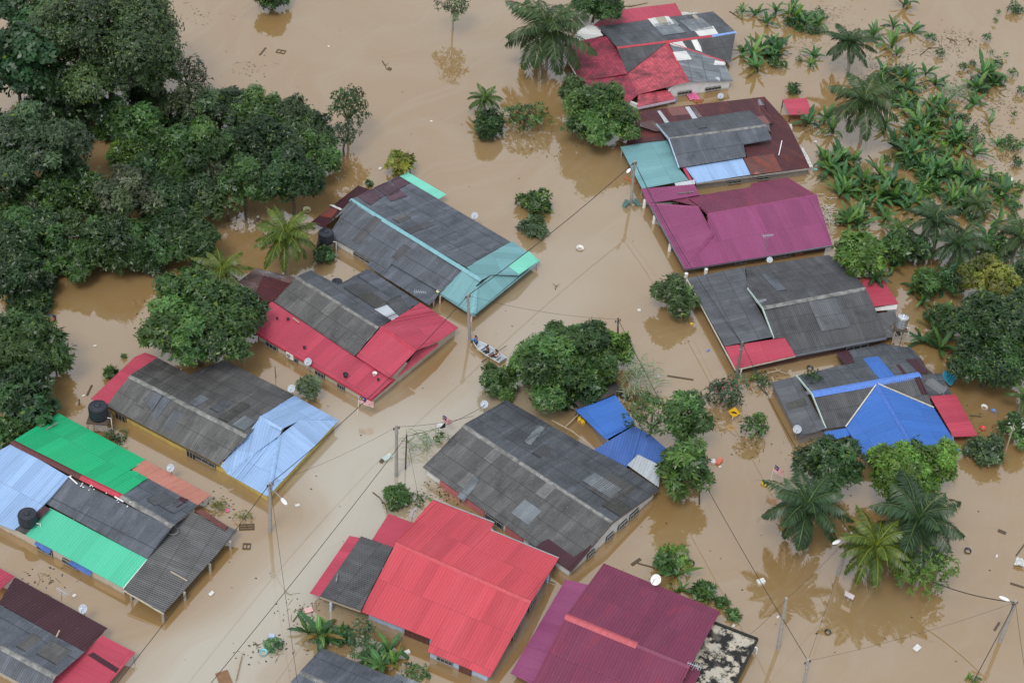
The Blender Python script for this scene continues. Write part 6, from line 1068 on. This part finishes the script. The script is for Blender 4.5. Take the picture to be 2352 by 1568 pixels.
branch('B', [(870, 420), (890, 450), (900, 480)]); branch('J', [(805, 255), (850, 290), (890, 340), (905, 400)]); branch('C', [(700, 40), (820, 45), (935, 20)]); branch('H', [(-60, 1085), (0, 1000), (70, 985), (130, 1010)], .06, .5, PALEWOOD, 'pale fallen branch'); branch('D', [(1050, 380), (1110, 330), (1180, 330)]); branch('D', [(1230, 260), (1280, 280), (1300, 300)]); branch('D', [(1370, 265), (1395, 290), (1380, 320)]); branch('H', [(1570, 700), (1650, 740), (1740, 730)], .09, 3.4, PALEBARK, 'pale bare limb in the dark tree'); branch('H', [(1400, 780), (1480, 735), (1570, 740)], .08, 3.2, PALEBARK, 'pale bare limb in the dark tree'); branch('L', [(915, 915), (940, 880), (935, 860)], .04, .6, PALEBARK, 'pale bare twig'); branch('G', [(300, 425), (303, 405), (312, 398)], .05)
frame('E', 1155, 375, 1.3, 1.0, 20, 6); frame('B', 40, 1535, 1.4, .7, -20, 3, desc='dark broken frame afloat'); frame('B', 172, 355, 1.0, .55, -10, 2, desc='dark wooden frame afloat'); frame('I', 1700, 492, 1.2, .5, 10, 3, desc='dark broken frame afloat'); frame('I', 1700, 625, .6, .5, 5, 2, desc='upturned chair frame afloat')
for k, x, y in (('B', 855, 1165), ('G', 875, 572), ('J', 285, 348), ('I', 512, 970), ('I', 1457, 955), ('K', 1525, 1178), ('D', 925, 175), ('D', 520, 612), ('B', 12, 1497), ('C', 460, 925)): carton(k, x, y, FOAM, rng.uniform(.28, .5), rng.uniform(.2, .34), .16)
carton('K', 1715, 872, FOAM, .75, .5, .3, .05, 'large white foam box afloat'); carton('L', 1025, 1332, FOAM, .7, .5, .25, 0, 'pale foam slab in open water'); carton('K', 1425, 45, plain('faded_red_box', (.6, .16, .1), .6), .9, .5, .25, .05, 'red and white crate afloat'); carton('K', 1385, 45, FOAM, .45, .5, .22, .05, 'white crate afloat'); carton('J', 905, 20, plain('pale_cabinet', (.45, .52, .47), .5), 1.0, .6, .3, .05, 'pale grey cabinet afloat', 'cabinet', 'cabinet'); carton('J', 1042, 1360, FOAM, .5, .36, .3, .05, 'white jerrycan afloat', 'jerrycan', 'jerrycan'); carton('J', 108, 1250, plain('blue_white_box', (.42, .52, .7), .5), .5, .4, .3, .05, 'blue and white box afloat'); carton('J', 362, 1068, plain('pale_pink_sheet', (.72, .45, .42), .6), .75, .5, .06, .05, 'pale pink board afloat'); carton('D', 1675, 1240, FOAM, .7, .35, .2, .1, 'long white foam box afloat')
sheetlet('C', '1188,632,.2 1250,628,.25 1300,685,.15 1228,688,.15', plain('pink_floral_cloth', (.78, .16, .36), .6, 0, .35, 5), 'pink patterned cloth spread on water', 'cloth', 'cloth'); sheetlet('H', '1208,982,.9 1312,1025,.7 1262,1090,.5 1200,1040,.7', plain('turquoise_tarpaulin', (.02, .28, .42), .5), 'turquoise tarpaulin', 'tarpaulin', 'tarpaulin'); sheetlet('L', '1715,700,.4 1755,712,.4 1790,770,.3 1695,750,.3', FOAM, 'white curved sheet at the right edge'); sheetlet('C', '1165,85,.5 1285,90,.5 1270,102,.4 1170,104,.4', FOAM, 'white torn sheet behind the top house'); sheetlet('D', '130,845,.9 165,860,.9 168,900,.8 150,885,.8', FOAM, 'white torn plastic sheet'); sheetlet('D', '220,1000,.8 245,1020,.8 310,1150,.5 285,1155,.5', FOAM, 'white torn plastic sheet on the roof edge'); sheetlet('C', '1250,690,.1 1325,686,.1 1300,712,.05 1255,712,.05', plain('orange_brown_board', ()), 'orange brown sheet under pink cloth')
for k, x, y, mt, ds, r in (('G', 467, 146, FOAM, 'white round tub afloat', .36), ('B', 350, 1450, plain('pale_yellow_tub', (.7, .68, .4), .5), 'pale yellow basin afloat', .38), ('J', 50, 1360, plain('turquoise_tub', (.2, .5, .55), .5), 'turquoise tub afloat', .3), ('E', 345, 633, BLACKP, 'black sunken tub', .5), ('E', 376, 632, REDP, 'small red tub', .14), ('C', 1105, 694, BLUEP, 'blue plastic basin', .42), ('D', 325, 1172, plain('turquoise_tub', ()), 'turquoise basin', .22), ('H', 1552, 1266, BLUEP, 'blue plastic tub', .24), ('H', 1478, 1386, REDP, 'red plastic basin', .28), ('H', 1488, 1240, FOAM, 'white plastic basin', .3), ('L', 1375, 660, BLACKP, 'dark tub afloat', .28), ('L', 410, 1220, BLACKP, 'dark tub afloat', .25), ('K', 1230, 745, BLACKP, 'dark blue barrel afloat', .3), ('I', 1568, 383, PINKP, 'pink tub afloat', .16), ('H', 288, 972, BLACKP, 'black tub by the roof', .3), ('B', 1755, 5, PINKP, 'pink float', .35)): tub(k, x, y, mt, r, r*.7, desc=ds)
for k, x, y, z, mt, ds, r, h in (('F', 616, 1018, 1.3, BLACKP, 'black pot on the crimson lean-to', .22, .3), ('F', 333, 828, 1.3, BLACKP, 'small black pot on the crimson lean-to', .14, .2), ('F', 817, 1012, 1.3, WHITE, 'white pot on the crimson lean-to', .2, .3), ('F', 220, 632, 1.45, BLACKP, 'small black pot on crimson slope', .13, .2), ('F', 145, 628, 1.45, BLACKP, 'tiny black pot on crimson slope', .1, .18), ('F', 842, 1048, 1.3, BLACKP, 'black shoe-like pot on crimson slope', .12, .16), ('F', 1252, 443, 1.2, plain('pale_yellow_tub', ()), 'cream bowl on low grey roof', .16, .12)): tub(k, x, y, mt, r, h, z+.08, ds, 'pot', 'pot')
for k, x, y, mt, ds in (('B', 1210, 836, FOAM, 'small white bottle'), ('E', 653, 815, FOAM, 'small white bottle'), ('E', 575, 1158, FOAM, 'small white bottle'), ('G', 1350, 847, BLUEP, 'blue bottle afloat'), ('L', 1575, 695, FOAM, 'small white bottle'), ('L', 70, 1110, FOAM, 'small white bottle'), ('D', 325, 976, FOAM, 'small white bottle'), ('G', 1010, 1023, plain('clear_bottle', (.5, .55, .6), .3), 'grey bottle afloat'), ('B', 500, 320, FOAM, 'small white bottle'), ('K', 1435, 78, FOAM, 'small white bottle'), ('G', 1240, 662, YEL, 'small yellow bottle afloat'), ('K', 990, 755, FOAM, 'pale bottle afloat')): bottle(k, x, y, mt, desc=ds)
for k, x, y in (('G', 465, 1318), ('G', 487, 1330), ('K', 1740, 198)): bottle(k, x, y, YEL, .55, .2, .1, 'yellow plastic can')
ring('G', 775, 1156, desc='old black tyre by the cane clump', r=.36); ring('I', 1192, 520, CAPG, .4, .03, 1.75, 'hoop of grey pipe lying on the roof', 'hoop'); ring('B', 920, 475, WOOD, .2, .05, desc='small dark ring afloat')
def bin_(label, k, x, y, tilt):
    c = Z(k, x, y, .25); t = thing('wheelie_bin', label, 'wheelie bin', c); a = Vector((tilt, .2, 1)).normalized(); u = a.orthogonal().normalized(); v = a.cross(u); vs = [c+u*sx*w+v*sy*w*1.1+a*h for h, w in ((-.4, .16), (.32, .23)) for sx, sy in ((-1, -1), (1, -1), (1, 1), (-1, 1))]; mb = MB(); mb.add(vs, [(3, 2, 1, 0), (4, 5, 6, 7)]+[(i, (i+1) % 4, (i+1) % 4+4, i+4) for i in range(4)]); mb.build('body', GREENP, t); mb = MB(); mb.box(c+a*.35, .5, .55, .06, (u, v, a)); mb.build('lid', GREENP, t); mb = MB(); mb.bar(c+a*.34+u*.27-v*.2, c+a*.34+u*.27+v*.2, .04); mb.build('handle', BLACKP, t)
bin_('green wheelie bin floating left of the carport pole foot', 'C', 785, 1408, .5); bin_('green wheelie bin floating right of the carport pole foot', 'C', 862, 1400, -.9)
def litter():
    """leaf litter, twigs and scum afloat around the plantation and along the shores: countless"""
    g = np.random.default_rng(5); V = []; C = []
    spots = [(ZQ('D', *map(float, t.split(','))), 1.0) for t in "450,90 1250,270 1300,300 800,470 230,350 860,440 1540,660 1650,720 1150,880 1600,1110 1230,1090 330,880 750,1230 1100,640 700,360 200,170 1130,350 1050,800 1500,900 900,720 600,250 1390,500 1280,580".split()]+[((450, 40+0), .3), ((570, 160), .4), ((580, 510), .8), ((1030, 1130), .7), ((975, 1150), .7), ((620, 1490), .6), ((690, 1400), .5), ((1770, 880), .8), ((1720, 1020), .4), ((2180, 960), .8), ((100, 1330), .4), ((490, 1160), .5), ((1480, 930), .9), ((1700, 870), .7), ((2000, 180), .8), ((2250, 990), .6), ((350, 690), .2), ((1250, 350), .3)]
    for (x, y), k in spots:
        n = int(95*k); qx = x+g.normal(size=n)*30; qy = y+g.normal(size=n)*16
        for i in range(n):
            p = P(qx[i], qy[i], .012+.01*g.random()); a = g.uniform(0, 6.28); tw = g.random() < .3; L = g.uniform(.25, .8) if tw else g.uniform(.08, .22); W = .03 if tw else L*.6; u = np.array([math.cos(a), math.sin(a), 0])*L*.5; v = np.array([-math.sin(a), math.cos(a), 0])*W*.5; q = np.array(p)
            V.append(np.array([q-u-v, q+u-v*.6, q+u*.9+v, q-u*.8+v])); C.append(np.repeat(np.array([[(.06, .05, .035), (.035, .035, .03), (.06, .085, .035), (.10, .10, .09), (.14, .10, .05)][g.integers(0, 5)]]), 4, 0))
    for i in range(260):                                   # stray specks over the open water
        p = np.array(P(g.uniform(350, 2330), g.uniform(20, 1540), .012)); L = g.uniform(.06, .16); u = np.array([L, 0, 0])*.5; v = np.array([0, L, 0])*.4; V.append(np.array([p-u-v, p+u-v, p+u*.7+v, p-u+v])); C.append(np.repeat(np.array([(.05, .045, .035)]), 4, 0))
    o = quads_object('floating_litter', np.concatenate(V), np.concatenate(C), LEAF); tag(o, 'leaf litter and twigs floating on the floodwater', 'litter', None, 'stuff')
    g2 = np.random.default_rng(9); mb = MB()
    for i in range(90):
        p = Z('D', 400+g2.normal()*28, 1470+g2.normal()*45, g2.uniform(.05, .35)); a = g2.uniform(0, 3.14); d = Vector((math.cos(a), math.sin(a), g2.uniform(-.3, .3)))*g2.uniform(.2, .5); mb.bar(p-d, p+d, .06, .03)
    tag(mb.build('broken_timber', plain('bleached_wood', (.5, .45, .38), .8), None, Z('D', 400, 1470, 0)), 'heap of pale broken laths beside the mauve house', 'debris', None, 'stuff'); mb = MB()
    for i in range(46):
        p = Z('I', 640+g2.normal()*110, 235+g2.normal()*45, 0); 
    for i in range(13):
        x, y = (470+g2.uniform(0, 1)*520, 0); y = 150+(x-478)*.483+g2.normal()*14; p = Z('I', x, y, 2.48); a = g2.uniform(0, 3.14); d = Vector((math.cos(a), math.sin(a), 0))*g2.uniform(.04, .12); mb.bar(p-d, p+d, .07, .04)
    tag(mb.build('ridge_rubble', WHITE, None, Z('I', 700, 260, 2.4)), 'white broken mortar bits scattered along the green house ridge', 'rubble', None, 'stuff')
litter()
write_labels()
